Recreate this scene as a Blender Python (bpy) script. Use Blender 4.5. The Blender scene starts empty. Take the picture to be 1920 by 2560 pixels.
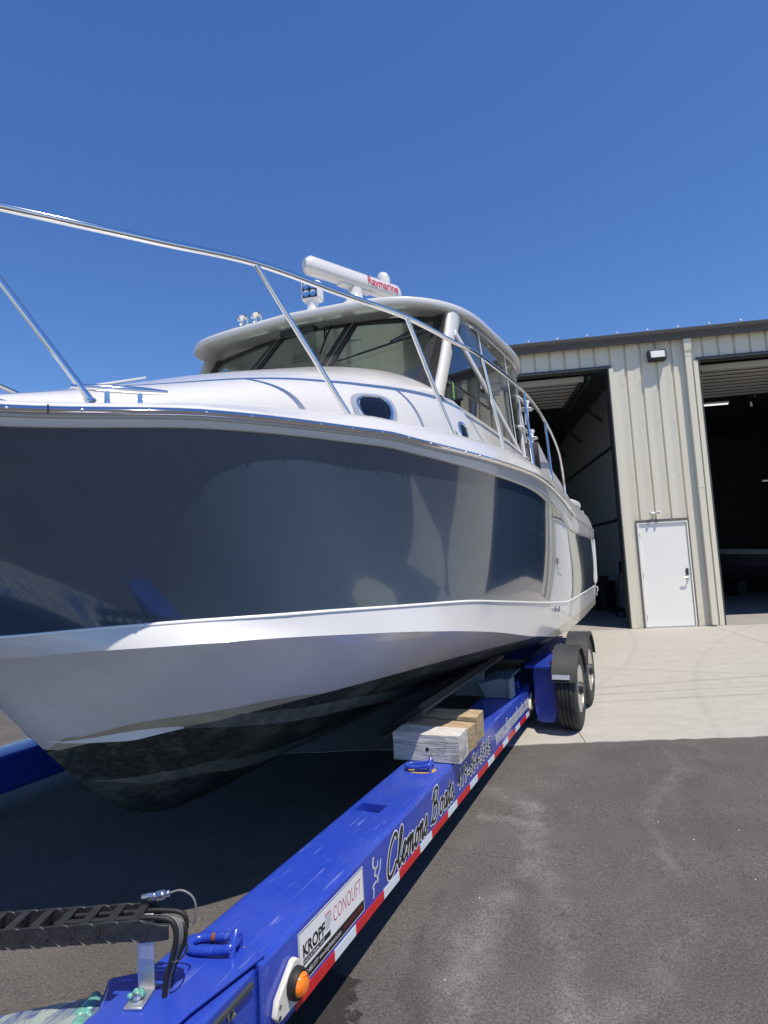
import bpy, bmesh, math, random
from mathutils import Vector, Matrix
random.seed(7)
R = math.radians
sc = bpy.context.scene
COL = sc.collection

# ------------------------------------------------------------------ camera
CAM_H = 1.59
PIT, ROL = R(4.94), R(-3.18)
fwv = Vector((0, math.cos(PIT), math.sin(PIT)))
upv = Vector((0, -math.sin(PIT), math.cos(PIT)))
rtv = Vector((1, 0, 0))
r2 = rtv * math.cos(ROL) + upv * math.sin(ROL)
u2 = upv * math.cos(ROL) - rtv * math.sin(ROL)
cd = bpy.data.cameras.new('camera')
cam = bpy.data.objects.new('camera', cd)
COL.objects.link(cam)
cam.matrix_world = Matrix(((r2.x, u2.x, -fwv.x, 0), (r2.y, u2.y, -fwv.y, 0), (r2.z, u2.z, -fwv.z, CAM_H), (0, 0, 0, 1)))
cd.sensor_fit = 'VERTICAL'
cd.sensor_height = 36
cd.sensor_width = 27
cd.lens = 36 * 1480 / 2560
cd.clip_start = 0.05
cd.clip_end = 2000
sc.camera = cam
sc.render.resolution_x = 768
sc.render.resolution_y = 1024

# ------------------------------------------------------------------ world, sun, exposure
YT = R(24.82)      # heading of trailer and boat, clockwise from +Y
YA = R(-7.42)      # facade direction
SUNV = Vector((0.235, -0.363, 1.0)).normalized()     # towards the sun
w = bpy.data.worlds.new('World')
sc.world = w
w.use_nodes = True
wn = w.node_tree
bg = wn.nodes['Background']
sky = wn.nodes.new('ShaderNodeTexSky')
sky.sky_type = 'NISHITA'
sky.sun_disc = False
sky.sun_elevation = math.asin(SUNV.z)
sky.sun_rotation = math.atan2(SUNV.x, SUNV.y)
sky.air_density = 1.2
sky.dust_density = 0.0
sky.ozone_density = 10.0
sky.altitude = 0
hs = wn.nodes.new('ShaderNodeHueSaturation')
hs.inputs['Saturation'].default_value = 1.10
hs.inputs['Hue'].default_value = 0.509
wn.links.new(sky.outputs[0], hs.inputs['Color'])
wn.links.new(hs.outputs[0], bg.inputs['Color'])
bg.inputs['Strength'].default_value = 0.135
sd = bpy.data.lights.new('sun', 'SUN')
sd.energy = 5.0
sd.angle = R(0.53)
sd.color = (1.0, 0.915, 0.80)
sun = bpy.data.objects.new('sun', sd)
COL.objects.link(sun)
sun.rotation_euler = SUNV.to_track_quat('Z', 'Y').to_euler()
sun.location = (4, -4, 15)
sc.view_settings.view_transform = 'Standard'
sc.view_settings.look = 'None'
sc.view_settings.exposure = 0.05
sc.view_settings.gamma = 1.0

# ------------------------------------------------------------------ materials
MATS = {}
def mat(name, col, rough=0.5, metal=0.0, coat=0.0, spec=0.5, var=0.0, scale=8.0, bump=0.0, bscale=60.0, emit=None, build=None, coat_rough=0.03):
    if name in MATS: return MATS[name]
    m = bpy.data.materials.new(name)
    m.use_nodes = True
    nt = m.node_tree
    b = nt.nodes['Principled BSDF']
    b.inputs['Base Color'].default_value = (*col, 1)
    b.inputs['Roughness'].default_value = rough
    b.inputs['Metallic'].default_value = metal
    b.inputs['Coat Weight'].default_value = coat
    b.inputs['Coat Roughness'].default_value = coat_rough
    b.inputs['Specular IOR Level'].default_value = spec
    if emit:
        b.inputs['Emission Color'].default_value = (*emit[:3], 1)
        b.inputs['Emission Strength'].default_value = emit[3]
    tc = nt.nodes.new('ShaderNodeTexCoord')
    if var > 0:
        n = nt.nodes.new('ShaderNodeTexNoise'); n.inputs['Scale'].default_value = scale; n.inputs['Detail'].default_value = 6
        nt.links.new(tc.outputs['Object'], n.inputs['Vector'])
        rmp = nt.nodes.new('ShaderNodeMapRange'); rmp.inputs['From Min'].default_value = 0.3; rmp.inputs['From Max'].default_value = 0.7
        rmp.inputs['To Min'].default_value = 1 - var; rmp.inputs['To Max'].default_value = 1 + var
        nt.links.new(n.outputs['Fac'], rmp.inputs['Value'])
        mx = nt.nodes.new('ShaderNodeMix'); mx.data_type = 'RGBA'; mx.blend_type = 'MULTIPLY'; mx.inputs[0].default_value = 1
        mx.inputs[6].default_value = (*col, 1)
        nt.links.new(rmp.outputs[0], mx.inputs[7])
        nt.links.new(mx.outputs[2], b.inputs['Base Color'])
        rr = nt.nodes.new('ShaderNodeMapRange'); rr.inputs['To Min'].default_value = max(0.02, rough * 0.8); rr.inputs['To Max'].default_value = min(1, rough * 1.25)
        nt.links.new(n.outputs['Fac'], rr.inputs['Value']); nt.links.new(rr.outputs[0], b.inputs['Roughness'])
    if bump > 0:
        n2 = nt.nodes.new('ShaderNodeTexNoise'); n2.inputs['Scale'].default_value = bscale; n2.inputs['Detail'].default_value = 5
        nt.links.new(tc.outputs['Object'], n2.inputs['Vector'])
        bp = nt.nodes.new('ShaderNodeBump'); bp.inputs['Strength'].default_value = bump; bp.inputs['Distance'].default_value = 0.01
        nt.links.new(n2.outputs['Fac'], bp.inputs['Height']); nt.links.new(bp.outputs[0], b.inputs['Normal'])
    if build: build(m, nt, b, tc)
    MATS[name] = m
    return m

def N(nt, t, **kw):
    n = nt.nodes.new(t)
    for k, v in kw.items(): setattr(n, k, v)
    return n
def ramp(nt, fac, stops):
    r = N(nt, 'ShaderNodeValToRGB')
    els = r.color_ramp.elements
    while len(els) < len(stops): els.new(0.5)
    for e, (p, c) in zip(els, stops): e.position = p; e.color = (*c, 1) if len(c) == 3 else c
    nt.links.new(fac, r.inputs[0])
    return r.outputs[0]
def mixc(nt, f, a, b, mode='MIX'):
    m = N(nt, 'ShaderNodeMix', data_type='RGBA', blend_type=mode)
    for sock, val in ((m.inputs[0], f), (m.inputs[6], a), (m.inputs[7], b)):
        if isinstance(val, (int, float)): sock.default_value = val
        elif isinstance(val, tuple): sock.default_value = (*val, 1) if len(val) == 3 else val
        else: nt.links.new(val, sock)
    return m.outputs[2]
def math_(nt, op, a, b=None, c=None, clamp=False):
    m = N(nt, 'ShaderNodeMath', operation=op); m.use_clamp = clamp
    for i, v in enumerate((a, b, c)):
        if v is None: continue
        if isinstance(v, (int, float)): m.inputs[i].default_value = v
        else: nt.links.new(v, m.inputs[i])
    return m.outputs[0]
def noise(nt, vec, scale, detail=5, rough=0.55, dist=0.0):
    n = N(nt, 'ShaderNodeTexNoise'); n.inputs['Scale'].default_value = scale; n.inputs['Detail'].default_value = detail
    n.inputs['Roughness'].default_value = rough; n.inputs['Distortion'].default_value = dist
    nt.links.new(vec, n.inputs['Vector']); return n.outputs['Fac']
def mapping(nt, vec, scale=(1, 1, 1), loc=(0, 0, 0), rot=(0, 0, 0)):
    m = N(nt, 'ShaderNodeMapping'); m.inputs['Scale'].default_value = scale; m.inputs['Location'].default_value = loc; m.inputs['Rotation'].default_value = rot
    nt.links.new(vec, m.inputs['Vector']); return m.outputs[0]
def bumpn(nt, b, h, strength, dist=0.01):
    bp = N(nt, 'ShaderNodeBump'); bp.inputs['Strength'].default_value = strength; bp.inputs['Distance'].default_value = dist
    nt.links.new(h, bp.inputs['Height']); nt.links.new(bp.outputs[0], b.inputs['Normal'])
def sep(nt, vec):
    s = N(nt, 'ShaderNodeSeparateXYZ'); nt.links.new(vec, s.inputs[0]); return s.outputs

# ------------------------------------------------------------------ frames: trailer (v right, u away, z) and facade (x along, n away, z)
class Frame:
    def __init__(s, ang, origin):   # ang: rotation about Z of local axes ; origin in frame coords
        s.ang = ang; s.o = Vector(origin)
        s.ex = Vector((math.cos(ang), math.sin(ang), 0)); s.ey = Vector((-math.sin(ang), math.cos(ang), 0))
    def world(s, p): return s.ex * p[0] + s.ey * p[1] + Vector((0, 0, p[2]))

def tagit(o, label=None, cat=None, group=None, kind=None):
    if label: o['label'] = label
    if cat: o['category'] = cat
    if group: o['group'] = group
    if kind: o['kind'] = kind
    return o
def root(name, fr, label, cat, group=None, kind=None):
    e = bpy.data.objects.new(name, None); COL.objects.link(e)
    e.empty_display_size = 0.2
    e.location = fr.world(fr.o); e.rotation_euler = (0, 0, fr.ang)
    return tagit(e, label, cat, group, kind)

class MB:
    """collects vertices (in frame coordinates) and faces of one mesh"""
    def __init__(s): s.v = []; s.f = []
    def add(s, vs, fs):
        k = len(s.v); s.v += [tuple(p) for p in vs]; s.f += [tuple(i + k for i in f) for f in fs]; return s
    def box(s, x0, x1, y0, y1, z0, z1):
        return s.add([(x0, y0, z0), (x1, y0, z0), (x1, y1, z0), (x0, y1, z0), (x0, y0, z1), (x1, y0, z1), (x1, y1, z1), (x0, y1, z1)],
                     [(3, 2, 1, 0), (4, 5, 6, 7), (0, 1, 5, 4), (1, 2, 6, 5), (2, 3, 7, 6), (3, 0, 4, 7)])
    def obox(s, c, ax, ay, az):    # oriented box: centre and half vectors
        c, ax, ay, az = map(Vector, (c, ax, ay, az))
        vs = [c + ax * i + ay * j + az * k for k in (-1, 1) for i, j in ((-1, -1), (1, -1), (1, 1), (-1, 1))]
        fs = [(3, 2, 1, 0), (4, 5, 6, 7), (0, 1, 5, 4), (1, 2, 6, 5), (2, 3, 7, 6), (3, 0, 4, 7)]
        if ax.cross(ay).dot(az) < 0: fs = [tuple(reversed(f)) for f in fs]
        return s.add(vs, fs)
    def bar(s, p0, p1, w, t, up):   # flat bar from p0 to p1, width w, thickness t along up
        p0, p1, up = Vector(p0), Vector(p1), Vector(up)
        d = (p1 - p0); n = (up - d * (up.dot(d) / d.dot(d))).normalized(); side = d.normalized().cross(n)
        return s.obox((p0 + p1) / 2, d / 2, side * (w / 2), n * (t / 2))
    def tube(s, pts, r, n=10, caps=True, closed=False):
        pts = [Vector(p) for p in pts]; m = len(pts)
        rs = r if isinstance(r, (list, tuple)) else [r] * m
        prev = None; rings = []
        for i, p in enumerate(pts):
            a = pts[i - 1] if (i > 0 or closed) else p; b = pts[(i + 1) % m] if (i < m - 1 or closed) else p
            t = (b - a).normalized()
            if prev is None:
                x = t.orthogonal().normalized()
            else:
                x = (prev - t * prev.dot(t)).normalized()
            prev = x; y = t.cross(x)
            rings.append([p + (x * math.cos(2 * math.pi * k / n) + y * math.sin(2 * math.pi * k / n)) * rs[i] for k in range(n)])
        return s.rings(rings, caps, closed)
    def rings(s, rings, caps=True, closed=False, wrap=True):
        n = len(rings[0]); k = len(s.v); m = len(rings)
        for rg in rings: s.v += [tuple(p) for p in rg]
        for i in range(m if closed else m - 1):
            a = k + i * n; b = k + ((i + 1) % m) * n
            for j in range(n if wrap else n - 1):
                j2 = (j + 1) % n
                s.f.append((a + j, a + j2, b + j2, b + j))
        if caps and not closed:
            s.f.append(tuple(k + j for j in reversed(range(n)))); s.f.append(tuple(k + (m - 1) * n + j for j in range(n)))
        return s
    def cyl(s, p0, p1, r, n=14, r1=None): return s.tube([p0, p1], [r, r if r1 is None else r1], n)
    def lathe(s, c, axis, prof, n=20):   # prof: (radius, along)
        c, ax = Vector(c), Vector(axis).normalized(); x = ax.orthogonal().normalized(); y = ax.cross(x)
        return s.rings([[c + ax * h + (x * math.cos(2 * math.pi * k / n) + y * math.sin(2 * math.pi * k / n)) * max(r, 1e-4) for k in range(n)] for r, h in prof], True)
    def prism(s, poly, d):     # polygon extruded along vector d
        n = len(poly); d = Vector(d); poly = [Vector(p) for p in poly]
        return s.add(poly + [p + d for p in poly], [tuple(reversed(range(n))), tuple(range(n, 2 * n))] + [(i, (i + 1) % n, n + (i + 1) % n, n + i) for i in range(n)])
    def ribbon(s, pts, wdt, nrm):   # flat ribbon along polyline
        pts = [Vector(p) for p in pts]; nrm = Vector(nrm).normalized(); L = []
        for i, p in enumerate(pts):
            a = pts[max(0, i - 1)]; b = pts[min(len(pts) - 1, i + 1)]
            t = (b - a).normalized(); sd_ = nrm.cross(t).normalized(); ww = wdt[i] if isinstance(wdt, (list, tuple)) else wdt
            L += [p - sd_ * ww / 2, p + sd_ * ww / 2]
        return s.add(L, [(2 * i, 2 * i + 2, 2 * i + 3, 2 * i + 1) for i in range(len(pts) - 1)])
    def build(s, name, m, parent, fr, smooth=None, bevel=0.0, label=None, origin=None, fixn=False):
        o0 = fr.o
        me = bpy.data.meshes.new(name)
        me.from_pydata([(p[0] - o0.x, p[1] - o0.y, p[2] - o0.z) for p in s.v], [], s.f)
        if fixn:
            bm = bmesh.new(); bm.from_mesh(me); bmesh.ops.remove_doubles(bm, verts=bm.verts, dist=1e-5); bmesh.ops.recalc_face_normals(bm, faces=bm.faces); bm.to_mesh(me); bm.free()
        me.update()
        o = bpy.data.objects.new(name, me); COL.objects.link(o)
        if m: me.materials.append(m if not isinstance(m, str) else MATS[m])
        o.parent = parent
        if parent is None:
            o.location = fr.world(o0); o.rotation_euler = (0, 0, fr.ang)
        if smooth is not None:
            try: me.shade_auto_smooth(angle=R(smooth))
            except Exception: pass
            for p in me.polygons: p.use_smooth = True
            try: me.set_sharp_from_angle(angle=R(smooth))
            except Exception: pass
        if bevel > 0:
            b = o.modifiers.new('bevel', 'BEVEL'); b.width = bevel; b.segments = 2; b.limit_method = 'ANGLE'; b.angle_limit = R(40)
            b.harden_normals = False
            for p in me.polygons: p.use_smooth = True
            try: me.set_sharp_from_angle(angle=R(35))
            except Exception: pass
        if label: o['label'] = label
        return o
def dupe(o, off, parent, name=None):
    c = o.copy(); COL.objects.link(c); c.parent = parent; c.location = Vector(o.location) + Vector(off)
    return c

def pchip(P, j):
    X = [p[0] for p in P]; Y = [p[j] for p in P]; n = len(X)
    h = [X[i + 1] - X[i] for i in range(n - 1)]; d = [(Y[i + 1] - Y[i]) / h[i] for i in range(n - 1)]
    m = [0.0] * n; m[0] = d[0]; m[-1] = d[-1]
    for i in range(1, n - 1):
        if d[i - 1] * d[i] > 0:
            w1 = 2 * h[i] + h[i - 1]; w2 = h[i] + 2 * h[i - 1]; m[i] = (w1 + w2) / (w1 / d[i - 1] + w2 / d[i])
    def f(x):
        if x <= X[0]: return Y[0] + m[0] * (x - X[0])
        if x >= X[-1]: return Y[-1] + m[-1] * (x - X[-1])
        i = 0
        while i < n - 2 and X[i + 1] < x: i += 1
        t = (x - X[i]) / h[i]
        return (1 + 2 * t) * (1 - t) ** 2 * Y[i] + t * (1 - t) ** 2 * h[i] * m[i] + t * t * (3 - 2 * t) * Y[i + 1] + t * t * (t - 1) * h[i] * m[i + 1]
    return f
def crom(pts, k=6, closed=False):
    P = [Vector(p) for p in pts]; n = len(P); out = []
    for i in range(n if closed else n - 1):
        if closed: a, b, c, d = P[i - 1], P[i], P[(i + 1) % n], P[(i + 2) % n]
        else: a, b, c, d = P[max(0, i - 1)], P[i], P[i + 1], P[min(n - 1, i + 2)]
        for j in range(k):
            t = j / k
            out.append(0.5 * ((2 * b) + (c - a) * t + (2 * a - 5 * b + 4 * c - d) * t * t + (3 * b - a - 3 * c + d) * t ** 3))
    if not closed: out.append(P[-1])
    return out
def lerp(a, b, t): return a + (b - a) * t

def text_mb(s, size, o, ex, ey, shear=0.0, offset=0.0, xs=1.0, align='LEFT', fit=None):
    """lettering as flat mesh laid at o along ex / ey"""
    cu = bpy.data.curves.new('t', 'FONT'); cu.body = s; cu.size = size; cu.shear = shear; cu.offset = offset; cu.align_x = align; cu.resolution_u = 4
    to = bpy.data.objects.new('t', cu); COL.objects.link(to)
    dg = bpy.context.evaluated_depsgraph_get()
    me = bpy.data.meshes.new_from_object(to.evaluated_get(dg))
    o, ex, ey = Vector(o), Vector(ex).normalized(), Vector(ey).normalized()
    b = MB()
    vx = [v.co.x for v in me.vertices]
    k = xs
    if fit and vx: k = fit / (max(vx) - min(vx))
    x0 = min(vx) if fit else 0
    b.add([o + ex * ((v.co.x - x0) * k) + ey * v.co.y for v in me.vertices], [tuple(p.vertices) for p in me.polygons])
    bpy.data.objects.remove(to); bpy.data.curves.remove(cu); bpy.data.meshes.remove(me)
    return b

# ------------------------------------------------------------------ material library
def b_asphalt(m, nt, b, tc):
    o = tc.outputs['Object']
    n1 = noise(nt, o, 0.35, 4, 0.6, 0.6); n2 = noise(nt, o, 2.2, 6, 0.6); n3 = noise(nt, o, 95, 4, 0.75); n4 = noise(nt, o, 260, 2, 0.7)
    c = ramp(nt, n2, [(0.3, (0.086, 0.078, 0.071)), (0.7, (0.120, 0.110, 0.101))])
    c = mixc(nt, math_(nt, 'MULTIPLY', n1, 0.35), c, (0.115, 0.113, 0.110))
    # dusty scuffs and tyre tracks along real paths on the yard
    sxy = sep(nt, o)
    wob = math_(nt, 'MULTIPLY', math_(nt, 'SUBTRACT', noise(nt, o, 3.5, 5, 0.65), 0.5), 0.22)
    X_ = math_(nt, 'ADD', sxy[0], wob); Y_ = math_(nt, 'SUBTRACT', sxy[1], wob)
    def path(pts, wd, amp, col):
        nonlocal c
        dmin = None
        for (ax, ay), (bx, by) in zip(pts[:-1], pts[1:]):
            vx, vy = bx - ax, by - ay; L2 = vx * vx + vy * vy
            px_ = math_(nt, 'SUBTRACT', X_, ax); py_ = math_(nt, 'SUBTRACT', Y_, ay)
            t = math_(nt, 'DIVIDE', math_(nt, 'ADD', math_(nt, 'MULTIPLY', px_, vx), math_(nt, 'MULTIPLY', py_, vy)), L2, clamp=True)
            ex_ = math_(nt, 'SUBTRACT', px_, math_(nt, 'MULTIPLY', t, vx)); ey_ = math_(nt, 'SUBTRACT', py_, math_(nt, 'MULTIPLY', t, vy))
            d_ = math_(nt, 'SQRT', math_(nt, 'ADD', math_(nt, 'MULTIPLY', ex_, ex_), math_(nt, 'MULTIPLY', ey_, ey_)))
            dmin = d_ if dmin is None else math_(nt, 'MINIMUM', dmin, d_)
        f = N(nt, 'ShaderNodeMapRange'); f.inputs['From Min'].default_value = wd; f.inputs['From Max'].default_value = 0; f.inputs['To Max'].default_value = amp
        f.interpolation_type = 'SMOOTHSTEP'
        nt.links.new(dmin, f.inputs['Value'])
        brk = ramp(nt, noise(nt, mapping(nt, o, (1, 1, 1), (ax * 3, ay, 0)), 5.0, 7, 0.7), [(0.36, (0, 0, 0)), (0.62, (1, 1, 1))])
        c = mixc(nt, math_(nt, 'MULTIPLY', f.outputs[0], brk), c, col)
    dust = (0.26, 0.25, 0.24)
    path([(.70, 4.55), (.93, 4.29), (.857, 4.05), (.75, 3.56), (.52, 3.26), (.39, 3.03), (.16, 2.47), (0, 1.8)], .16, .50, dust)
    path([(.55, 4.15), (.86, 4.0)], .08, .4, dust)
    path([(.80, 3.6), (.78, 3.1), (.62, 2.5), (.5, 1.8)], .14, .35, dust)
    path([(2.29, 5.2), (2.2, 4.8), (1.79, 4.33), (1.576, 3.92), (1.45, 3.3)], .07, .36, (.24, .22, .205))
    path([(2.5, 5.2), (2.4, 4.8), (2.05, 4.4), (1.9, 3.9), (1.75, 3.2)], .10, .35, (.05, .046, .043))
    path([(.2, 3.3), (.05, 2.9), (-.02, 2.4), (-.1, 1.8)], .07, .5, (.05, .046, .043))
    path([(1.3, 2.9), (.9, 2.5), (.55, 2.25)], .16, .3, dust)
    path([(3.2, 4.2), (2.3, 3.2), (1.7, 2.4)], .2, .25, (.05, .046, .043))
    big = noise(nt, o, 0.8, 5, 0.6, 0.3)
    c = mixc(nt, math_(nt, 'MULTIPLY', ramp(nt, big, [(0.42, (0, 0, 0)), (0.7, (1, 1, 1))]), 0.25), c, (0.06, 0.055, 0.051))
    sp = ramp(nt, n3, [(0.36, (0.42, 0.42, 0.42)), (0.50, (1, 1, 1)), (0.66, (1.75, 1.72, 1.66))])
    c = mixc(nt, 0.68, c, sp, 'MULTIPLY')
    v = N(nt, 'ShaderNodeTexVoronoi'); v.inputs['Scale'].default_value = 55; nt.links.new(o, v.inputs['Vector'])
    fl = ramp(nt, v.outputs['Distance'], [(0.05, (1, 1, 1)), (0.09, (0, 0, 0))])
    wn_ = N(nt, 'ShaderNodeTexWhiteNoise'); nt.links.new(v.outputs['Position'], wn_.inputs['Vector'])
    c = mixc(nt, math_(nt, 'MULTIPLY', fl, math_(nt, 'GREATER_THAN', wn_.outputs['Value'], 0.93)), c, (0.34, 0.32, 0.30))
    # wet stain beside the rail : object space = world XY
    s = sep(nt, o)
    wx = math_(nt, 'ADD', s[0], math_(nt, 'MULTIPLY', math_(nt, 'SUBTRACT', noise(nt, o, 9, 6, 0.65), 0.5), 0.5))
    wy = math_(nt, 'ADD', s[1], math_(nt, 'MULTIPLY', math_(nt, 'SUBTRACT', noise(nt, mapping(nt, o, (1, 1, 1), (5, 3, 0)), 7, 6, 0.65), 0.5), 0.35))
    d = math_(nt, 'SQRT', math_(nt, 'ADD', math_(nt, 'POWER', math_(nt, 'DIVIDE', math_(nt, 'ADD', wx, 0.48), 0.33), 2), math_(nt, 'POWER', math_(nt, 'DIVIDE', math_(nt, 'SUBTRACT', wy, 2.2), 0.62), 2)))
    wet = ramp(nt, d, [(0.97, (1, 1, 1)), (1.03, (0, 0, 0))])
    c = mixc(nt, math_(nt, 'MULTIPLY', wet, 0.72), c, (0.012, 0.011, 0.011))
    nt.links.new(c, b.inputs['Base Color'])
    nt.links.new(math_(nt, 'SUBTRACT', 0.92, math_(nt, 'MULTIPLY', wet, 0.35)), b.inputs['Roughness'])
    bumpn(nt, b, math_(nt, 'ADD', n3, math_(nt, 'MULTIPLY', n4, 0.5)), 0.7, 0.006)
mat('asphalt', (.08, .08, .08), 0.9, spec=0.3, build=b_asphalt)

def b_concrete(m, nt, b, tc):
    g = N(nt, 'ShaderNodeNewGeometry'); o = g.outputs['Position']
    n1 = noise(nt, o, 0.9, 5, 0.6); n2 = noise(nt, o, 7, 7, 0.65); n3 = noise(nt, o, 240, 2, 0.6)
    st = noise(nt, mapping(nt, o, (0.6, 5, 1), (0, 0, 0), (0, 0, R(-7))), 1.3, 6, 0.6)
    c = ramp(nt, n2, [(0.3, (0.365, 0.345, 0.30)), (0.7, (0.445, 0.425, 0.375))])
    c = mixc(nt, math_(nt, 'MULTIPLY', n1, 0.5), c, (0.385, 0.372, 0.34))
    c = mixc(nt, math_(nt, 'MULTIPLY', ramp(nt, st, [(0.45, (0, 0, 0)), (0.75, (1, 1, 1))]), 0.35), c, (0.315, 0.30, 0.27))
    # tyre marks: thin long arcs
    for k, (cx, cy, rad, wd, a) in enumerate(((9.5, 19.0, 12.3, 0.07, .28), (11.5, 20.0, 14.6, 0.05, .24), (-6.0, 14.5, 11.0, 0.06, .24), (15.5, 1.5, 13.2, .06, .22), (2.2, -30, 36.8, .05, .5), (6.5, -40, 47.6, .06, .5), (4.0, 50, 42.9, .06, .4))):
        s = sep(nt, o)
        dx = math_(nt, 'SUBTRACT', s[0], cx); dy = math_(nt, 'SUBTRACT', s[1], cy)
        r_ = math_(nt, 'SQRT', math_(nt, 'ADD', math_(nt, 'MULTIPLY', dx, dx), math_(nt, 'MULTIPLY', dy, dy)))
        e = math_(nt, 'ABSOLUTE', math_(nt, 'SUBTRACT', r_, rad))
        f = N(nt, 'ShaderNodeMapRange'); f.inputs['From Min'].default_value = wd; f.inputs['From Max'].default_value = wd * 0.4; f.inputs['To Min'].default_value = 0; f.inputs['To Max'].default_value = a
        nt.links.new(e, f.inputs['Value'])
        c = mixc(nt, math_(nt, 'MULTIPLY', f.outputs[0], noise(nt, o, 1.5 + k, 4)), c, (0.17, 0.165, 0.155))
    nt.links.new(c, b.inputs['Base Color'])
    bumpn(nt, b, math_(nt, 'ADD', n3, n2), 0.25, 0.003)
mat('concrete', (.5, .5, .45), 0.85, spec=0.3, build=b_concrete)

mat('gelcoat_white', (0.64, 0.63, 0.605), 0.22, coat=0.5, var=0.015, scale=3)
def b_navy(m, nt, b, tc):
    n = noise(nt, tc.outputs['Object'], 1.6, 3, 0.5)
    nt.links.new(ramp(nt, n, [(0.3, (0.036, 0.064, 0.104)), (0.7, (0.042, 0.072, 0.115))]), b.inputs['Base Color'])
    # very slight waviness of the moulding
    bumpn(nt, b, noise(nt, mapping(nt, tc.outputs['Object'], (0.5, 1.0, 0.35)), 2.2, 2, 0.4), 0.012, 0.25)
mat('gelcoat_navy', (0.014, 0.023, 0.045), 0.10, coat=1.0, spec=0.6, build=b_navy, coat_rough=0.02)
def b_band(m, nt, b, tc):
    o = tc.outputs['Object']; s = sep(nt, o)
    n = noise(nt, mapping(nt, o, (1, 5, 0.7)), 4, 6, 0.65)
    # growth stain near the waterline towards the stern
    hz = math_(nt, 'ADD', s[2], math_(nt, 'MULTIPLY', math_(nt, 'SUBTRACT', n, 0.5), 0.012))
    f = N(nt, 'ShaderNodeMapRange'); f.inputs['From Min'].default_value = 0.795; f.inputs['From Max'].default_value = 0.785
    nt.links.new(hz, f.inputs['Value'])
    y = N(nt, 'ShaderNodeMapRange'); y.inputs['From Min'].default_value = -1.2; y.inputs['From Max'].default_value = -0.6
    nt.links.new(s[1], y.inputs['Value'])
    stain = mixc(nt, n, (0.42, 0.40, 0.30), (0.60, 0.58, 0.47))
    stain = mixc(nt, ramp(nt, noise(nt, mapping(nt, o, (1, 22, 2.5)), 1.6, 5), [(0.45, (0, 0, 0)), (0.7, (.8, .8, .8))]), stain, (0.33, 0.34, 0.25))
    nt.links.new(mixc(nt, math_(nt, 'MULTIPLY', f.outputs[0], y.outputs[0]), (0.68, 0.67, 0.645), stain), b.inputs['Base Color'])
mat('hull_band', (.8, .79, .76), 0.2, coat=0.5, build=b_band)
def b_under(m, nt, b, tc):
    o = tc.outputs['Object']
    n = noise(nt, o, 5, 6, 0.6)
    nt.links.new(ramp(nt, n, [(0.35, (0.82, 0.81, 0.78)), (0.65, (0.87, 0.86, 0.83))]), b.inputs['Base Color'])
mat('hull_underside', (.78, .77, .74), 0.25, coat=0.4, build=b_under)
mat('hull_stain', (0.50, 0.46, 0.33), 0.55, var=0.15, scale=6)
def b_anti(m, nt, b, tc):
    o = tc.outputs['Object']
    n1 = noise(nt, o, 3.0, 7, 0.7, 0.4); n2 = noise(nt, o, 26, 6, 0.7); n3 = noise(nt, mapping(nt, o, (1, 0.45, 2)), 9, 6, 0.7)
    c = ramp(nt, n2, [(0.35, (0.012, 0.017, 0.016)), (0.58, (0.045, 0.060, 0.053)), (0.74, (0.13, 0.15, 0.13))])
    c = mixc(nt, ramp(nt, n1, [(0.46, (0, 0, 0)), (0.66, (.85, .85, .85))]), c, (0.16, 0.175, 0.145))
    c = mixc(nt, ramp(nt, n3, [(0.6, (0, 0, 0)), (0.74, (.55, .55, .55))]), c, (0.24, 0.25, 0.21))
    nt.links.new(c, b.inputs['Base Color'])
    bumpn(nt, b, math_(nt, 'ADD', n2, n1), 0.5, 0.012)
mat('antifouling', (.02, .025, .022), 0.6, spec=0.4, build=b_anti)
mat('strake_worn', (0.105, 0.115, 0.10), 0.6, var=0.35, scale=14, bump=0.4, bscale=40)
mat('stainless', (0.78, 0.78, 0.77), 0.06, metal=1.0)
mat('stainless_dull', (0.62, 0.61, 0.59), 0.28, metal=1.0, var=0.08, scale=20)
mat('rub_grey', (0.50, 0.50, 0.48), 0.45)
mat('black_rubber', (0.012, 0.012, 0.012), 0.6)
mat('black_plastic', (0.022, 0.022, 0.023), 0.42, var=0.2, scale=30, bump=0.15, bscale=200)
mat('charcoal', (0.030, 0.030, 0.034), 0.35)
mat('interior_dark', (0.16, 0.165, 0.17), 0.7)
mat('upholstery', (0.30, 0.29, 0.27), 0.6, var=.05)
mat('canvas', (0.36, 0.345, 0.37), 0.85, var=0.06, scale=5, bump=0.2, bscale=300)
mat('powder_white', (0.70, 0.70, 0.69), 0.3)
def b_glass(tint, spec):
    def f(m, nt, b, tc):
        out = nt.nodes['Material Output']
        tr = N(nt, 'ShaderNodeBsdfTransparent'); tr.inputs['Color'].default_value = (*tint, 1)
        gl = N(nt, 'ShaderNodeBsdfGlossy'); gl.inputs['Roughness'].default_value = 0.01; gl.inputs['Color'].default_value = (0.95, 0.97, 0.97, 1)
        fr = N(nt, 'ShaderNodeFresnel'); g_ = N(nt, 'ShaderNodeNewGeometry'); nt.links.new(math_(nt, 'ADD', math_(nt, 'MULTIPLY', g_.outputs['Backfacing'], 1 / spec - spec), spec), fr.inputs['IOR'])
        mx = N(nt, 'ShaderNodeMixShader')
        nt.links.new(fr.outputs[0], mx.inputs[0]); nt.links.new(tr.outputs[0], mx.inputs[1]); nt.links.new(gl.outputs[0], mx.inputs[2])
        nt.links.new(mx.outputs[0], out.inputs['Surface'])
    return f
mat('glass_green', (1, 1, 1), build=b_glass((0.78, 0.92, 0.84), 1.75))
mat('glass_side', (1, 1, 1), build=b_glass((0.055, 0.075, 0.09), 1.9))
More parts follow.
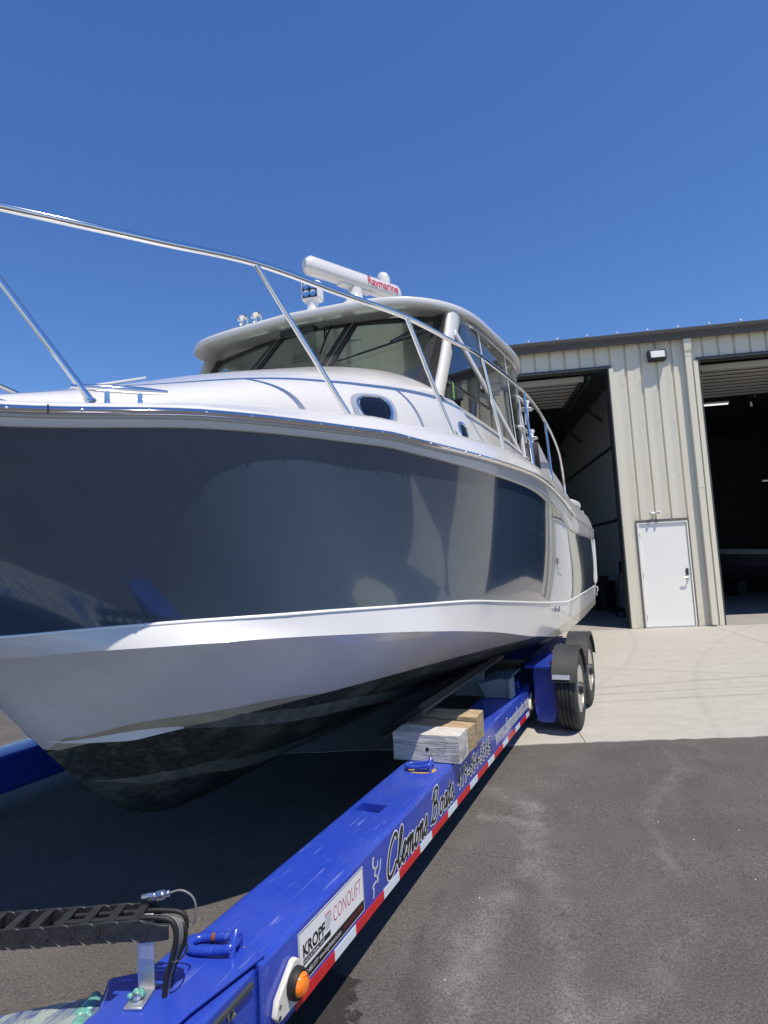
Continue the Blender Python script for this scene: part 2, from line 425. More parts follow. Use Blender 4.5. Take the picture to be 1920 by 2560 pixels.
mat('clear_vinyl', (1, 1, 1), build=b_glass((0.72, 0.74, 0.72), 1.7))
mat('porthole_glass', (0.006, 0.008, 0.02), 0.3, spec=.25)
def b_blue(m, nt, b, tc):
    o = tc.outputs['Object']
    n1 = noise(nt, o, 2.0, 4, 0.5); n2 = noise(nt, mapping(nt, o, (9, 2.2, 9), (0, 0, 0), (0, 0, 0.5)), 3.2, 8, 0.72, 0.9); n3 = noise(nt, o, 70, 3, 0.6)
    c = ramp(nt, n1, [(0.3, (0.017, 0.050, 0.38)), (0.7, (0.025, 0.064, 0.44))])
    sc_ = ramp(nt, n2, [(0.58, (0, 0, 0)), (0.70, (1, 1, 1))])
    c = mixc(nt, math_(nt, 'MULTIPLY', sc_, 0.30), c, (0.16, 0.22, 0.52))
    for k, (an, st_) in enumerate(((0.4, 60), (-0.9, 45), (1.4, 70), (2.2, 50))):
        q = noise(nt, mapping(nt, o, (st_, 3.0, 3.0), (k * 3.1, k, 0), (0, 0, an)), 1.0, 3, 0.5, 0.35)
        msk = ramp(nt, noise(nt, mapping(nt, o, (1, 1, 1), (k * 2.3, k * 1.7, 0)), 3.2, 3), [(0.52, (0, 0, 0)), (0.64, (1, 1, 1))])
        c = mixc(nt, math_(nt, 'MULTIPLY', math_(nt, 'MULTIPLY', ramp(nt, q, [(0.66, (0, 0, 0)), (0.70, (1, 1, 1))]), msk), 0.38), c, (0.30, 0.35, 0.60))
    dirt = ramp(nt, noise(nt, o, 1.3, 6, 0.65), [(0.45, (0, 0, 0)), (0.75, (1, 1, 1))])
    c = mixc(nt, math_(nt, 'MULTIPLY', dirt, 0.24), c, (0.13, 0.15, 0.28))
    v = N(nt, 'ShaderNodeTexVoronoi'); v.inputs['Scale'].default_value = 11; nt.links.new(o, v.inputs['Vector'])
    ch = ramp(nt, math_(nt, 'ADD', v.outputs['Distance'], math_(nt, 'MULTIPLY', n3, 0.06)), [(0.055, (1, 1, 1)), (0.075, (0, 0, 0))])
    wn_ = N(nt, 'ShaderNodeTexWhiteNoise'); nt.links.new(v.outputs['Position'], wn_.inputs['Vector'])
    c = mixc(nt, math_(nt, 'MULTIPLY', ch, math_(nt, 'GREATER_THAN', wn_.outputs['Value'], 0.8)), c, (0.42, 0.46, 0.62))
    nt.links.new(c, b.inputs['Base Color'])
    nt.links.new(math_(nt, 'ADD', 0.22, math_(nt, 'MULTIPLY', n1, 0.14)), b.inputs['Roughness'])
    bumpn(nt, b, noise(nt, o, 14, 4, 0.5), 0.06, 0.02)
mat('trailer_blue', (.018, .045, .38), 0.3, coat=0.35, build=b_blue, coat_rough=0.08)
mat('rust', (0.16, 0.05, 0.018), 0.85, var=0.4, scale=40)
mat('rust_stain', (0.42, 0.27, 0.10), 0.8, var=0.3, scale=25)
mat('galv_grey', (0.27, 0.31, 0.34), 0.5, metal=0.15, var=0.12, scale=6)
mat('aluminium', (0.62, 0.62, 0.61), 0.42, metal=0.85, var=0.06, scale=30)
mat('zinc', (0.68, 0.68, 0.66), 0.25, metal=1.0, var=.15, scale=60)
mat('grease', (0.13, 0.36, 0.29), 0.25, coat=0.6, var=0.2, scale=30)
mat('decal_white', (0.78, 0.78, 0.76), 0.35)
mat('decal_black', (0.010, 0.010, 0.010), 0.35)
mat('decal_red', (0.55, 0.015, 0.045), 0.4)
mat('tape_red', (0.58, 0.018, 0.02), 0.35)
mat('tape_white', (0.66, 0.72, 0.75), 0.35)
mat('decal_silver', (0.33, 0.35, 0.40), 0.35)
mat('lamp_plate', (0.62, 0.60, 0.53), 0.5, var=.05)
mat('amber', (0.85, 0.20, 0.008), 0.12, coat=1.0, emit=(0.9, 0.22, 0.01, 0.12))
mat('amber_dark', (0.55, 0.10, 0.004), 0.2, coat=1.0)
def b_tyre(m, nt, b, tc):
    n = noise(nt, tc.outputs['Object'], 18, 5, 0.6)
    nt.links.new(ramp(nt, n, [(0.3, (0.030, 0.030, 0.030)), (0.7, (0.060, 0.059, 0.057))]), b.inputs['Base Color'])
    bumpn(nt, b, noise(nt, tc.outputs['Object'], 120, 3), 0.2, 0.003)
mat('tyre', (.04, .04, .04), 0.75, spec=0.3, build=b_tyre)
mat('fender', (0.030, 0.031, 0.032), 0.55, var=0.25, scale=6, bump=.1, bscale=80)
def b_wood(dark, light, stain):
    def f(m, nt, b, tc):
        o = tc.outputs['Object']
        g = noise(nt, mapping(nt, o, (1.6, 16, 22)), 3.0, 7, 0.62, 1.2)
        g2 = noise(nt, mapping(nt, o, (1.2, 45, 70)), 3.0, 4, 0.6, 0.3)
        c = ramp(nt, g, [(0.28, dark), (0.5, tuple((a + b_) / 2 for a, b_ in zip(dark, light))), (0.72, light)])
        c = mixc(nt, math_(nt, 'MULTIPLY', ramp(nt, g2, [(0.5, (0, 0, 0)), (0.62, (1, 1, 1))]), 0.45), c, tuple(a * 0.45 for a in dark))
        n = noise(nt, o, 7, 4, 0.6)
        c = mixc(nt, math_(nt, 'MULTIPLY', ramp(nt, n, [(0.55, (0, 0, 0)), (0.7, (1, 1, 1))]), 0.6), c, stain)
        nt.links.new(c, b.inputs['Base Color'])
        bumpn(nt, b, math_(nt, 'ADD', g, g2), 0.6, 0.006)
    return f
mat('wood_grey', (.4, .38, .34), 0.85, spec=0.2, build=b_wood((0.42, 0.40, 0.37), (0.74, 0.70, 0.64), (0.20, 0.17, 0.14)))
mat('wood_tan', (.4, .3, .18), 0.85, spec=0.2, build=b_wood((0.27, 0.19, 0.105), (0.58, 0.46, 0.29), (0.33, 0.25, 0.15)))
mat('wood_hole', (0.006, 0.005, 0.004), 0.9)
def b_wall(m, nt, b, tc):
    g_ = N(nt, 'ShaderNodeNewGeometry'); o = g_.outputs['Position']; s_ = sep(nt, o)
    n = noise(nt, mapping(nt, o, (3, 3, .35)), 2.2, 6, .6); n2 = noise(nt, o, 14, 6, .7)
    c = ramp(nt, n, [(.3, (.665, .628, .50)), (.7, (.715, .672, .54))])
    lo = N(nt, 'ShaderNodeMapRange'); lo.inputs['From Min'].default_value = .55; lo.inputs['From Max'].default_value = 0; nt.links.new(s_[2], lo.inputs['Value'])
    f = math_(nt, 'MULTIPLY', ramp(nt, n2, [(.42, (0, 0, 0)), (.66, (1, 1, 1))]), math_(nt, 'MULTIPLY', lo.outputs[0], .5))
    nt.links.new(mixc(nt, f, c, (.42, .38, .30)), b.inputs['Base Color'])
mat('wall_metal', (0.78, 0.705, 0.555), 0.42, spec=0.4, build=b_wall)
mat('trim_stone', (0.69, 0.65, 0.52), 0.42, spec=0.4)
mat('gutter_bronze', (0.075, 0.064, 0.056), 0.4)
mat('trim_dark', (0.05, 0.055, 0.055), 0.45)
mat('roof_metal', (0.10, 0.09, 0.08), 0.4)
mat('clip_white', (0.70, 0.72, 0.72), 0.3, metal=0.3)
def b_door(m, nt, b, tc):
    o = tc.outputs['Object']; s = sep(nt, o)
    n = noise(nt, o, 22, 6, 0.7)
    lo = N(nt, 'ShaderNodeMapRange'); lo.inputs['From Min'].default_value = 0.75; lo.inputs['From Max'].default_value = 0.05; lo.inputs['To Max'].default_value = 1
    nt.links.new(s[2], lo.inputs['Value'])
    d = math_(nt, 'MULTIPLY', ramp(nt, n, [(0.52, (0, 0, 0)), (0.72, (1, 1, 1))]), math_(nt, 'MULTIPLY', lo.outputs[0], 0.35))
    nt.links.new(mixc(nt, d, (0.85, 0.83, 0.77), (0.58, 0.55, 0.48)), b.inputs['Base Color'])
mat('door_white', (.8, .8, .76), 0.35, build=b_door)
mat('door_frame', (0.80, 0.77, 0.71), 0.35)
mat('door_panel_grey', (0.42, 0.42, 0.385), 0.5, var=.04)
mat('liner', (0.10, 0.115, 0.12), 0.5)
mat('lamp_black', (0.015, 0.015, 0.016), 0.4)
mat('lamp_lens', (0.72, 0.72, 0.68), 0.25, coat=.4)
mat('tube_light', (0.9, 0.9, 0.9), 0.4, emit=(1, 1, 0.97, 0.9))
mat('bin_navy', (0.006, 0.008, 0.016), 0.5)
mat('rust_primer', (0.2, 0.2, 0.2), .6)
mat('sticker_green', (0.16, 0.36, 0.09), 0.5)
mat('radar_red', (0.50, 0.02, 0.07), 0.4)
mat('hose_grey', (0.16, 0.16, 0.165), 0.45)
mat('pebble', (0.62, 0.60, 0.57), 0.8)

# ================================================================== SETTING : ground
D = 12.6
FW = Frame(0, (0, 0, 0))
FB = Frame(YA, (4.1, D, 0))
def gz(n): return -0.017 * (D - max(-10.0, min(D, n)))
def fb(x, n, z): return FB.world((x, n, z))
g = MB()
rows = [-300, -10, D, 300]
cols = [-300, 300]
g.add([fb(x, n, gz(n)) for n in rows for x in cols], [(2 * i, 2 * i + 1, 2 * i + 3, 2 * i + 2) for i in range(3)])
tagit(g.build('asphalt_yard', 'asphalt', None, FW), kind='structure')

def n_edge(x): return 5.636 + 0.0615 * (x - 0.497)
apron = root('concrete_apron', FB, None, None, kind='structure')
j = [0.97 + 3.77 * k for k in range(-1, 6)]
for a, b_ in zip(j[:-1], j[1:]):
    x0, x1 = a + 0.004, b_ - 0.004
    # broken front edge of the slab against the asphalt
    k = 40; front = []
    for i in range(k + 1):
        x = lerp(x0, x1, i / k); front.append((x, n_edge(x) + random.uniform(-0.016, 0.016)))
    top = [(x, n, gz(n) + 0.005) for x, n in front] + [(x1, D - 0.02, 0.005), (x0, D - 0.02, 0.005)]
    MB().prism([(p[0], p[1], p[2] - 0.12) for p in top], (0, 0, 0.12)).build('slab', 'concrete', apron, FB)

# paler gravel lot behind the photographer, which the hull and the chrome mirror
gl = MB(); gl.add([fb(x, n, gz(n) + .006) for n in (-120, -6.5) for x in (-90, 120)], [(0, 1, 3, 2)])
tagit(gl.build('gravel_lot', mat('gravel', (.34, .32, .285), .9, var=.2, scale=.6, bump=.3, bscale=30), None, FW), kind='structure')
# small pale stones lying on the yard
st = MB()
for k in range(16):
    x = random.uniform(-0.4, 3.6); y = random.uniform(2.3, 5.2); s = random.uniform(0.002, 0.005)
    P = Vector((x, y, 0)); n = P.dot(FB.ey); z = gz(n)
    st.lathe((x, y, z - s * 0.2), (random.uniform(-.3, .3), random.uniform(-.3, .3), 1), [(0, 0), (s, s * .3), (s * .8, s * .9), (0, s * 1.2)], 6)
tagit(st.build('loose_stones', 'pebble', None, FW, smooth=60), 'tiny pale stones scattered over the dark asphalt', 'stones', kind='stuff')

# ================================================================== BUILDING
bd = root('metal_building', FB, 'beige ribbed metal shed with two open bay doors and a bronze gutter', 'building')
PITCH = 0.305
WALL0, WALL1 = -2.9, 17.0
BAYS = [(-1.05, 3.245), (4.993, 9.29)]
LZ = 5.40
EAVE = 5.86
DX0, DX1, DZ = 3.494, 4.503, 2.135
PROF = [(0, 0.018), (0.014, -0.036), (0.050, -0.036), (0.062, 0.0), (0.185, 0.0), (PITCH, 0.018)]
def prof_at(t):
    for (a, pa), (b_, pb) in zip(PROF[:-1], PROF[1:]):
        if t <= b_ + 1e-9: return lerp(pa, pb, (t - a) / (b_ - a))
    return PROF[-1][1]
def panel(x0, x1, z0, z1, parent=bd, n0=D, sgn=-1):
    base = math.floor((x0 - 3.245 + 1e-6) / PITCH) * PITCH + 3.245
    xs = [x0] + [base + t for t, _ in PROF if x0 + 1e-4 < base + t < x1 - 1e-4] + [x1]
    m = MB(); L = []
    for x in xs:
        t = min(max(x - base, 0), PITCH); L.append((x, n0 + sgn * prof_at(t)))
    m.rings([[(x, n, z) for x, n in L] for z in (z0, z1)], caps=False, wrap=False)
    m.f = [tuple(f) for f in m.f]
    return m.build('wall_panel', 'wall_metal', parent, FB)
k0 = math.ceil((WALL0 - 3.245) / PITCH)
x = 3.245 + k0 * PITCH
edges = []
while x < WALL1 - 0.05:
    edges.append(x); x += PITCH
for e in edges:
    a, b_ = e, e + PITCH
    cuts = sorted(set([a, b_] + [c for bay in BAYS for c in bay if a < c < b_] + [c for c in (DX0, DX1) if a < c < b_]))
    for c0, c1 in zip(cuts[:-1], cuts[1:]):
        if c1 - c0 < 0.004: continue
        mid = (c0 + c1) / 2; z0 = 0.012
        if any(p < mid < q for p, q in BAYS): z0 = LZ + 0.03
        elif DX0 < mid < DX1: z0 = DZ + 0.035
        panel(c0, c1, z0, EAVE)
# wall core behind the sheets
def bbox(name, mt, *a, parent=bd, bevel=0.0):
    return MB().box(*a).build(name, mt, parent, FB, bevel=bevel)
solid = [(WALL0, BAYS[0][0]), (BAYS[0][1], BAYS[1][0]), (BAYS[1][1], WALL1)]
for i, (a, b_) in enumerate(solid):
    if i == 1:
        bbox('wall_core', 'liner', a + .012, DX0 - .005, D + .04, D + .2, 0.01, EAVE)
        bbox('wall_core', 'liner', DX1 + .005, b_ - .012, D + .04, D + .2, 0.01, EAVE)
        bbox('wall_core', 'liner', DX0 - .004, DX1 + .004, D + .04, D + .2, DZ + .03, EAVE)
    else: bbox('wall_core', 'liner', a + .012, b_ - .012, D + .04, D + .2, 0.01, EAVE)
for a, b_ in BAYS:
    bbox('header_core', 'liner', a - .01, b_ + .01, D + .042, D + .198, LZ + .02, EAVE - .003)
    bbox('header_trim', 'trim_dark', a - .03, b_ + .03, D - .035, D + .21, LZ - .03, LZ + .028)
    # jambs: dark return and pale corner trim
    for xx, sg in ((a, -1), (b_, 1)):
        bbox('jamb_return', 'trim_dark', *sorted((xx - sg * 0.004, xx - sg * 0.030)), D - .030, D + .23, 0.012, LZ - .031)
        bbox('jamb_trim', 'trim_stone', *sorted((xx - sg * 0.002, xx + sg * 0.085)), D - .026, D - .014, 0.012, LZ - .031)
# gutter, fascia, roof
GO = .05
gp = [(D - .012, 5.845), (D - .085, 5.812), (D - .125, 5.818), (D - .128, 5.865), (D - .142, 5.885), (D - .142, 5.905), (D - .165, 5.945), (D - .172, 6.0), (D - .16, 6.006), (D - .15, 5.998), (D - .012, 5.998)]
MB().prism([(WALL0 - .1, n - (GO if n < D - .05 else 0), z - (.004 if n < D - .05 else 0)) for n, z in gp], (WALL1 - WALL0 + .2, 0, 0)).build('gutter', 'gutter_bronze', bd, FB)
rp = [(D - .14, 6.014), (D - .14, 6.042), (D + 16.3, 6.72), (D + 16.3, 6.68)]
MB().prism([(WALL0 - .15, n, z) for n, z in rp], (WALL1 - WALL0 + .3, 0, 0)).build('roof', 'roof_metal', bd, FB)
proto = None
kx = 1.644 - 0.5995 * 7
for i in range(32):
    x = kx + 0.5995 * i
    if proto is None:
        m = MB().box(x - .018, x + .018, D - .145, D - .02, 6.046, 6.088); m.box(x - .032, x - .019, D - .145, D - .07, 6.043, 6.063)
        proto = m.build('seam_cap', 'clip_white', bd, FB, bevel=.006); px0 = x
        m2 = MB().box(x - .012, x + .012, D - .009, D + 8.9, 6.06, 6.075); # standing seam follows the slope
        m2 = MB().prism([(x - .012, D - .009, 6.058), (x + .012, D - .009, 6.058), (x + .012, D + 8.9, 6.41), (x - .012, D + 8.9, 6.41)], (0, 0, .035))
        seam = m2.build('roof_seam', 'roof_metal', bd, FB)
    else:
        dupe(proto, (x - px0, 0, 0), bd); dupe(seam, (x - px0, 0, 0), bd)
# downspout with its elbow
m = MB()
m.box(4.728, 4.846, D - .115, D - .03, 0.03, 5.50)
ds = m.build('downspout', 'trim_stone', bd, FB, bevel=.008)
m = MB()
rg = []
for (nn, zz, wd) in ((D - .14, 5.81, .148), (D - .14, 5.70, .148), (D - .122, 5.60, .138), (D - .117, 5.50, .125)):
    rg.append([(4.787 - wd / 2, nn, zz), (4.787 + wd / 2, nn, zz), (4.787 + wd / 2, D - .026, zz - .01), (4.787 - wd / 2, D - .026, zz - .01)])
m.rings(rg).build('elbow', 'trim_stone', ds, FB, bevel=.006)
for zz in (5.56, 5.58, 5.60):
    MB().box(4.787 - .07, 4.787 + .07, D - .129, D - .02, zz - .006, zz + .002).build('elbow_crimp', 'trim_stone', ds, FB)
for zz in (2.75, 5.45):
    MB().box(4.722, 4.852, D - .119, D - .02, zz, zz + .03).build('strap', 'trim_stone', ds, FB)
    for xx in (4.75, 4.82): MB().cyl((xx, D - .122, zz + .015), (xx, D - .118, zz + .015), .006, 8).build('screw', 'zinc', ds, FB)
# panel screws
for r_, zz in enumerate((0.08, 2.26, 3.05, 4.15, 5.0)):
    for c in range(6):
        xx = 3.245 + c * PITCH - 0.03
        if xx < 3.25 or (DX0 - .02 < xx < DX1 + .02 and zz < DZ + .05): continue
        MB().cyl((xx, D - .012, zz), (xx, D - .023, zz), .008, 8).build('panel_screw', 'zinc', bd, FB)
# walk door
dr = MB().box(3.552, 4.458, D - .005, D + .04, 0.03, 2.078).build('door', 'door_white', bd, FB, bevel=.003)
fm = MB()
fm.box(3.512, 3.547, D - .03, D + .1, 0.02, 2.118); fm.box(4.463, 4.488, D - .03, D + .1, 0.02, 2.118); fm.box(3.547, 4.463, D - .03, D + .1, 2.084, 2.118)
fm.build('frame', 'door_frame', dr, FB)
tm = MB()
tm.box(DX0 - .006, 3.510, D - .034, D + .11, .012, DZ + .03); tm.box(4.490, DX1 + .006, D - .034, D + .11, .012, DZ + .03); tm.box(3.510, 4.490, D - .034, D + .11, 2.120, DZ + .03)
tm.build('door_trim', mat('trim_brown', (0.14, 0.12, 0.10), 0.45), dr, FB)
MB().box(3.512, 4.488, D - .03, D + .12, .0085, .028).build('threshold', 'aluminium', dr, FB)
for zz in (0.206, 1.045, 1.853):
    MB().cyl((3.549, D - .012, zz - .06), (3.549, D - .012, zz + .06), .011, 8).build('hinge', 'trim_dark', dr, FB)
lk = MB().box(4.372, 4.418, D - .03, D - .004, 1.02, 1.16).build('keypad_lock', 'charcoal', dr, FB, bevel=.006)
MB().box(4.378, 4.416, D - .034, D - .004, .93, 1.005).build('lock_plate', 'stainless_dull', dr, FB, bevel=.004)
hm = MB(); hm.cyl((4.395, D - .035, .975), (4.395, D - .075, .975), .012, 10); hm.tube([(4.40, D - .072, .975), (4.33, D - .075, .98), (4.29, D - .072, .975)], .011, 8)
hm.build('lever', 'stainless_dull', dr, FB, smooth=50)
# wall pack lamp over the pier
wp = MB()
wp.prism([(4.02, D - .02, 5.41), (4.02, D - .09, 5.405), (4.02, D - .185, 5.44), (4.02, D - .15, 5.635), (4.02, D - .02, 5.645)], (.335, 0, 0))
wpo = wp.build('wall_lamp', 'lamp_black', bd, FB, bevel=.008, label='black wall lamp with frosted lens high on the pier')
MB().prism([(4.052, D - .172, 5.452), (4.052, D - .188, 5.462), (4.052, D - .163, 5.600), (4.052, D - .150, 5.604)], (.272, 0, 0)).build('lens', 'lamp_lens', wpo, FB, bevel=.004)
# small twin-head lamp above the door
tl = MB().lathe((3.865, D - .012, 2.285), (0, -1, 0), [(.035, 0), (.035, .03), (.02, .045)], 14).build('door_lamp', 'lamp_lens', bd, FB, smooth=40)
for sg in (-1, 1):
    MB().lathe((3.865 + sg * .035, D - .065, 2.30), (sg * .75, -.55, -.25 if sg < 0 else .1), [(.012, -.03), (.02, 0), (.026, .035), (.030, .07), (.026, .075)], 12).build('lamp_head', 'lamp_lens', tl, FB, smooth=40)
# ---- interior shell
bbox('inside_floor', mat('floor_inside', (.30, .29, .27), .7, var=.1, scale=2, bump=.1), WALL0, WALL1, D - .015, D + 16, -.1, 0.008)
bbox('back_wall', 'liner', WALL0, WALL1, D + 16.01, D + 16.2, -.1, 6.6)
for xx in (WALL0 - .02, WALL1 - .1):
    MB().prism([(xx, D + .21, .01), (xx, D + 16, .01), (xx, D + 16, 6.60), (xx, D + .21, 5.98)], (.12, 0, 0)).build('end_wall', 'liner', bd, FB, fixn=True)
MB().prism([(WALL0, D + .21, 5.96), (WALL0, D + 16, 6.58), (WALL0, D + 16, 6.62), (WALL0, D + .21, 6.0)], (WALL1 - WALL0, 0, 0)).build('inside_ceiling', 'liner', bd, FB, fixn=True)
# ribbed partition seen inside the bay beside the boat
pm = MB(); L = []
n = D + .25; k = 0
while n < D + 15.9:
    L += [(4.165, n), (4.165, n + .14), (4.085, n + .155), (4.085, n + .24), (4.165, n + .255)]; n += .30
pm.rings([[(x, n, z) for x, n in L] for z in (.012, 5.95)], caps=False, wrap=False)
pt = pm.build('partition', mat('partition_metal', (.30, .34, .35), .5), bd, FB)
for zz in (2.35, 4.3): bbox('girt', 'trim_dark', 4.08, 4.122, D + .3, D + 15.8, zz, zz + .07, parent=pt)
bbox('partition_back', 'liner', 4.2, 4.24, D + .25, D + 15.9, .012, 5.95, parent=pt)
for i in range(4):
    nn = D + 1.6 + i * 3
    MB().bar((4.12, nn, 5.25), (3.6, nn, 5.75), .07, .05, (0, 1, 0)).build('knee_brace', 'trim_dark', pt, FB)
eb = MB().box(3.98, 4.12, D + 3.3, D + 3.6, 1.0, 1.3).build('outlet_box', 'trim_dark', pt, FB, bevel=.01)
# ---- overhead doors, parked flat under the roof: one panel after another
def overhead(x0, x1, z, nstart, nsec, nm):
    od = MB().box(x0 - .11, x0 - .06, D + .26, nstart + nsec * .29 + .3, z - .02, z + .06).build('overhead_door', 'trim_dark', bd, FB, label=nm)
    MB().box(x1 + .06, x1 + .11, D + .26, nstart + nsec * .29 + .3, z - .02, z + .06).build('track', 'trim_dark', od, FB)
    prof = [(.0, .10), (.012, .012), (.03, .0), (.19, .0), (.206, .012), (.216, .10)]
    for i in range(nsec):
        n0 = nstart + i * .29
        m = MB().prism([(x0, n0 + a, z + h) for a, h in prof] + [(x0, n0 + .288, z + .10), (x0, n0 + .288, z + .112), (x0, n0, z + .112)], (x1 - x0, 0, 0))
        m.build('door_panel', 'door_panel_grey', od, FB, fixn=True)
        MB().box(x0 + .01, x1 - .01, n0 + .219, n0 + .287, z + .006, z + .014).build('gap_shade_strip', 'black_rubber', od, FB)  # added dark strip, stands in for the shade in the gap between panels
        for xx in (x0 + .02, x1 - .10): MB().box(xx, xx + .08, n0 + .03, n0 + .25, z - .03, z - .002).build('end_hinge', 'trim_dark', od, FB)
    return od
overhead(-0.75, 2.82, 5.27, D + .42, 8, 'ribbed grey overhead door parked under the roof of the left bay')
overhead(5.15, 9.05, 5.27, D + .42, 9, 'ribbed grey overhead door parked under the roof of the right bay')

# loose things inside the bays
def fthing(name, x, n, z, label, cat, group=None):
    f = Frame(YA, (x, n, z)); return f, root(name, f, label, cat, group)
f, t = fthing('waste_bin', 3.70, 16.85, 0.008, 'dark navy plastic barrel inside the shaded left bay', 'barrel')
MB().lathe((3.70, 16.85, .008), (0, 0, 1), [(.24, 0), (.26, .02), (.285, .4), (.30, .72), (.315, .74), (.315, .77), (.28, .775)], 28).build('body', 'bin_navy', t, f, smooth=40)
MB().box(3.62, 3.82, 16.75, 16.95, .78, .92).build('lid', 'bin_navy', t, f, bevel=.02)
f, t = fthing('floor_broom', 3.88, 16.1, 0.008, 'dark broom leaning on the partition beside the barrel', 'broom')
MB().tube([(3.76, 15.95, .12), (4.05, 16.4, 1.05)], .016, 8).build('handle', 'charcoal', t, f)
MB().box(3.58, 3.95, 15.90, 15.98, .012, .13).build('head', 'bin_navy', t, f, bevel=.01)
f, t = fthing('air_hose', 3.95, 14.6, 0.008, 'black coiled air hose lying at the shaded bay jamb', 'hose')
MB().tube([(3.80 + .16 * math.cos(a) * (1 + .05 * math.sin(a * 3)), 14.7 + .2 * math.sin(a), .03 + .012 * a) for a in [i * .4 for i in range(50)]], .018, 8).build('coil', 'black_rubber', t, f, smooth=60)
MB().tube(crom([(3.66, 14.7, .03), (3.55, 15.1, .025), (3.7, 15.5, .025), (3.6, 15.9, .025)]), .012, 6).build('tail', 'black_rubber', t, f, smooth=60)
f, t = fthing('strip_light', 6.5, 16.1, 5.2, 'lit white strip light under the open door of the right bay', 'light')
MB().box(5.9, 7.04, 16.05, 16.15, 5.22, 5.27).build('housing', 'door_frame', t, f, bevel=.008)
MB().cyl((5.92, 16.1, 5.205), (7.02, 16.1, 5.205), .018, 10).build('tube', 'tube_light', t, f)
f, t = fthing('strip_light', 10.4, 21.0, 3.6, 'far faint strip light deep inside the right bay', 'light')
MB().box(9.95, 10.9, 20.95, 21.05, 3.62, 3.66).build('housing', 'door_frame', t, f)
MB().cyl((9.97, 21, 3.605), (10.88, 21, 3.605), .010, 10).build('tube', mat('tube_dim', (.8, .8, .8), .4, emit=(1, 1, .97, .35)), t, f)
f, t = fthing('pull_cord', 7.28, 15.5, 4.95, 'pull cord with a pale tag hanging below the right overhead door', 'cord')
MB().tube([(7.30, 15.5, 5.26), (7.27, 15.5, 5.15), (7.29, 15.5, 5.07)], .008, 6).build('cord', 'black_rubber', t, f)
MB().box(7.262, 7.318, 15.49, 15.51, 4.95, 5.07).build('tag', 'lamp_plate', t, f, bevel=.006)
MB().lathe((7.30, 15.46, 5.22), (.3, -.6, -.4), [(.03, 0), (.045, .05), (.045, .12), (.02, .14)], 10).build('bracket', 'lamp_black', t, f, smooth=40)
# dim boat stored in the right bay
f, t = fthing('stored_boat', 9.2, 19.5, 0.008, 'dim white and dark boat stored deep inside the right bay', 'boat')
def bhull(zt, zb, wf, mt, nm, x0=7.2, x1=12.0):
    rg = []
    for i in range(15):
        a = i / 14; x = lerp(x0, x1, a); wd = 1.15 * math.sin(min(1, a * 2.2 + .04) * math.pi / 2) ** .8
        rise = .22 * (1 - a) ** 2
        rg.append([(x, 19.6 - wd, zt + rise), (x, 19.6 - wd * wf, zb + rise * .8), (x, 19.6, zb - .12 + rise * 1.5), (x, 19.6 + wd * wf, zb + rise * .8), (x, 19.6 + wd, zt + rise)])
    return MB().rings(rg, caps=True, wrap=True).build(nm, mt, t, f, smooth=40)
bhull(1.28, 1.16, 1.0, mat('dim_hull', (.2, .2, .2), .5), 'gunwale'); bhull(1.155, .80, .93, 'bin_navy', 'topside'); bhull(.79, .55, .8, 'charcoal', 'bottom')
MB().prism([(9.2, 19.1, 1.3), (9.55, 19.1, 1.62), (9.6, 19.1, 1.62), (9.3, 19.1, 1.3)], (0, 1, 0)).build('windscreen', 'charcoal', t, f)
for xx in (8.1, 10.9):
    MB().box(xx, xx + .25, 19.2, 20.0, .008, .44).build('stand', 'charcoal', t, f)

# ================================================================== TRAILER  (frame: v right, u away, z)
FT = Frame(-YT, (-3.1, 5.0, -0.13))
tr = root('boat_trailer', FT, 'blue hydraulic boat trailer with lettered side rail under the navy boat', 'trailer')
RO, RI, RT, RB = -1.300, -1.622, 0.313, 0.035     # port rail: outer, inner, top, bottom
def rail_mesh(vo, vi, u0, u1, name, pocket=None):
    m = MB(); c = .022; s = 1 if vo > vi else -1
    sec = []
    for q, (cx_, cz_, a0) in enumerate(((vo - s * c, RT - c, 0), (vi + s * c, RT - c, 90), (vi + s * c, RB + c, 180), (vo - s * c, RB + c, 270))):
        for k in range(5):
            a = R(a0 + k * 22.5); sec.append((cx_ + s * c * math.cos(a), cz_ + c * math.sin(a)))
        if q == 0 and pocket: ip = len(sec); sec += [(pocket[1], RT), (pocket[0], RT)]
    us_ = [u0] + ([pocket[2], pocket[3]] if pocket else []) + [u1]
    m.rings([[(v, u, z) for v, z in sec] for u in us_])
    if pocket:     # open socket cut through the top wall
        n = len(sec); m.f.remove((n + ip, n + ip + 1, 2 * n + ip + 1, 2 * n + ip))
        a, b_, c0_, c1_ = pocket; zb_ = RT - .09
        m.add([(a, c0_, RT), (b_, c0_, RT), (b_, c1_, RT), (a, c1_, RT), (a, c0_, zb_), (b_, c0_, zb_), (b_, c1_, zb_), (a, c1_, zb_)], [(0, 1, 5, 4), (1, 2, 6, 5), (2, 3, 7, 6), (3, 0, 4, 7), (4, 5, 6, 7)])
    return m.build(name, 'trailer_blue', tr, FT, smooth=30, fixn=True)
rail = rail_mesh(RO, RI, 1.655, 9.4, 'side_rail', (-1.575, -1.43, 2.825, 2.925))
# far rail, in the boat's shade
rail_mesh(-4.90, -4.58, 1.655, 9.4, 'side_rail')
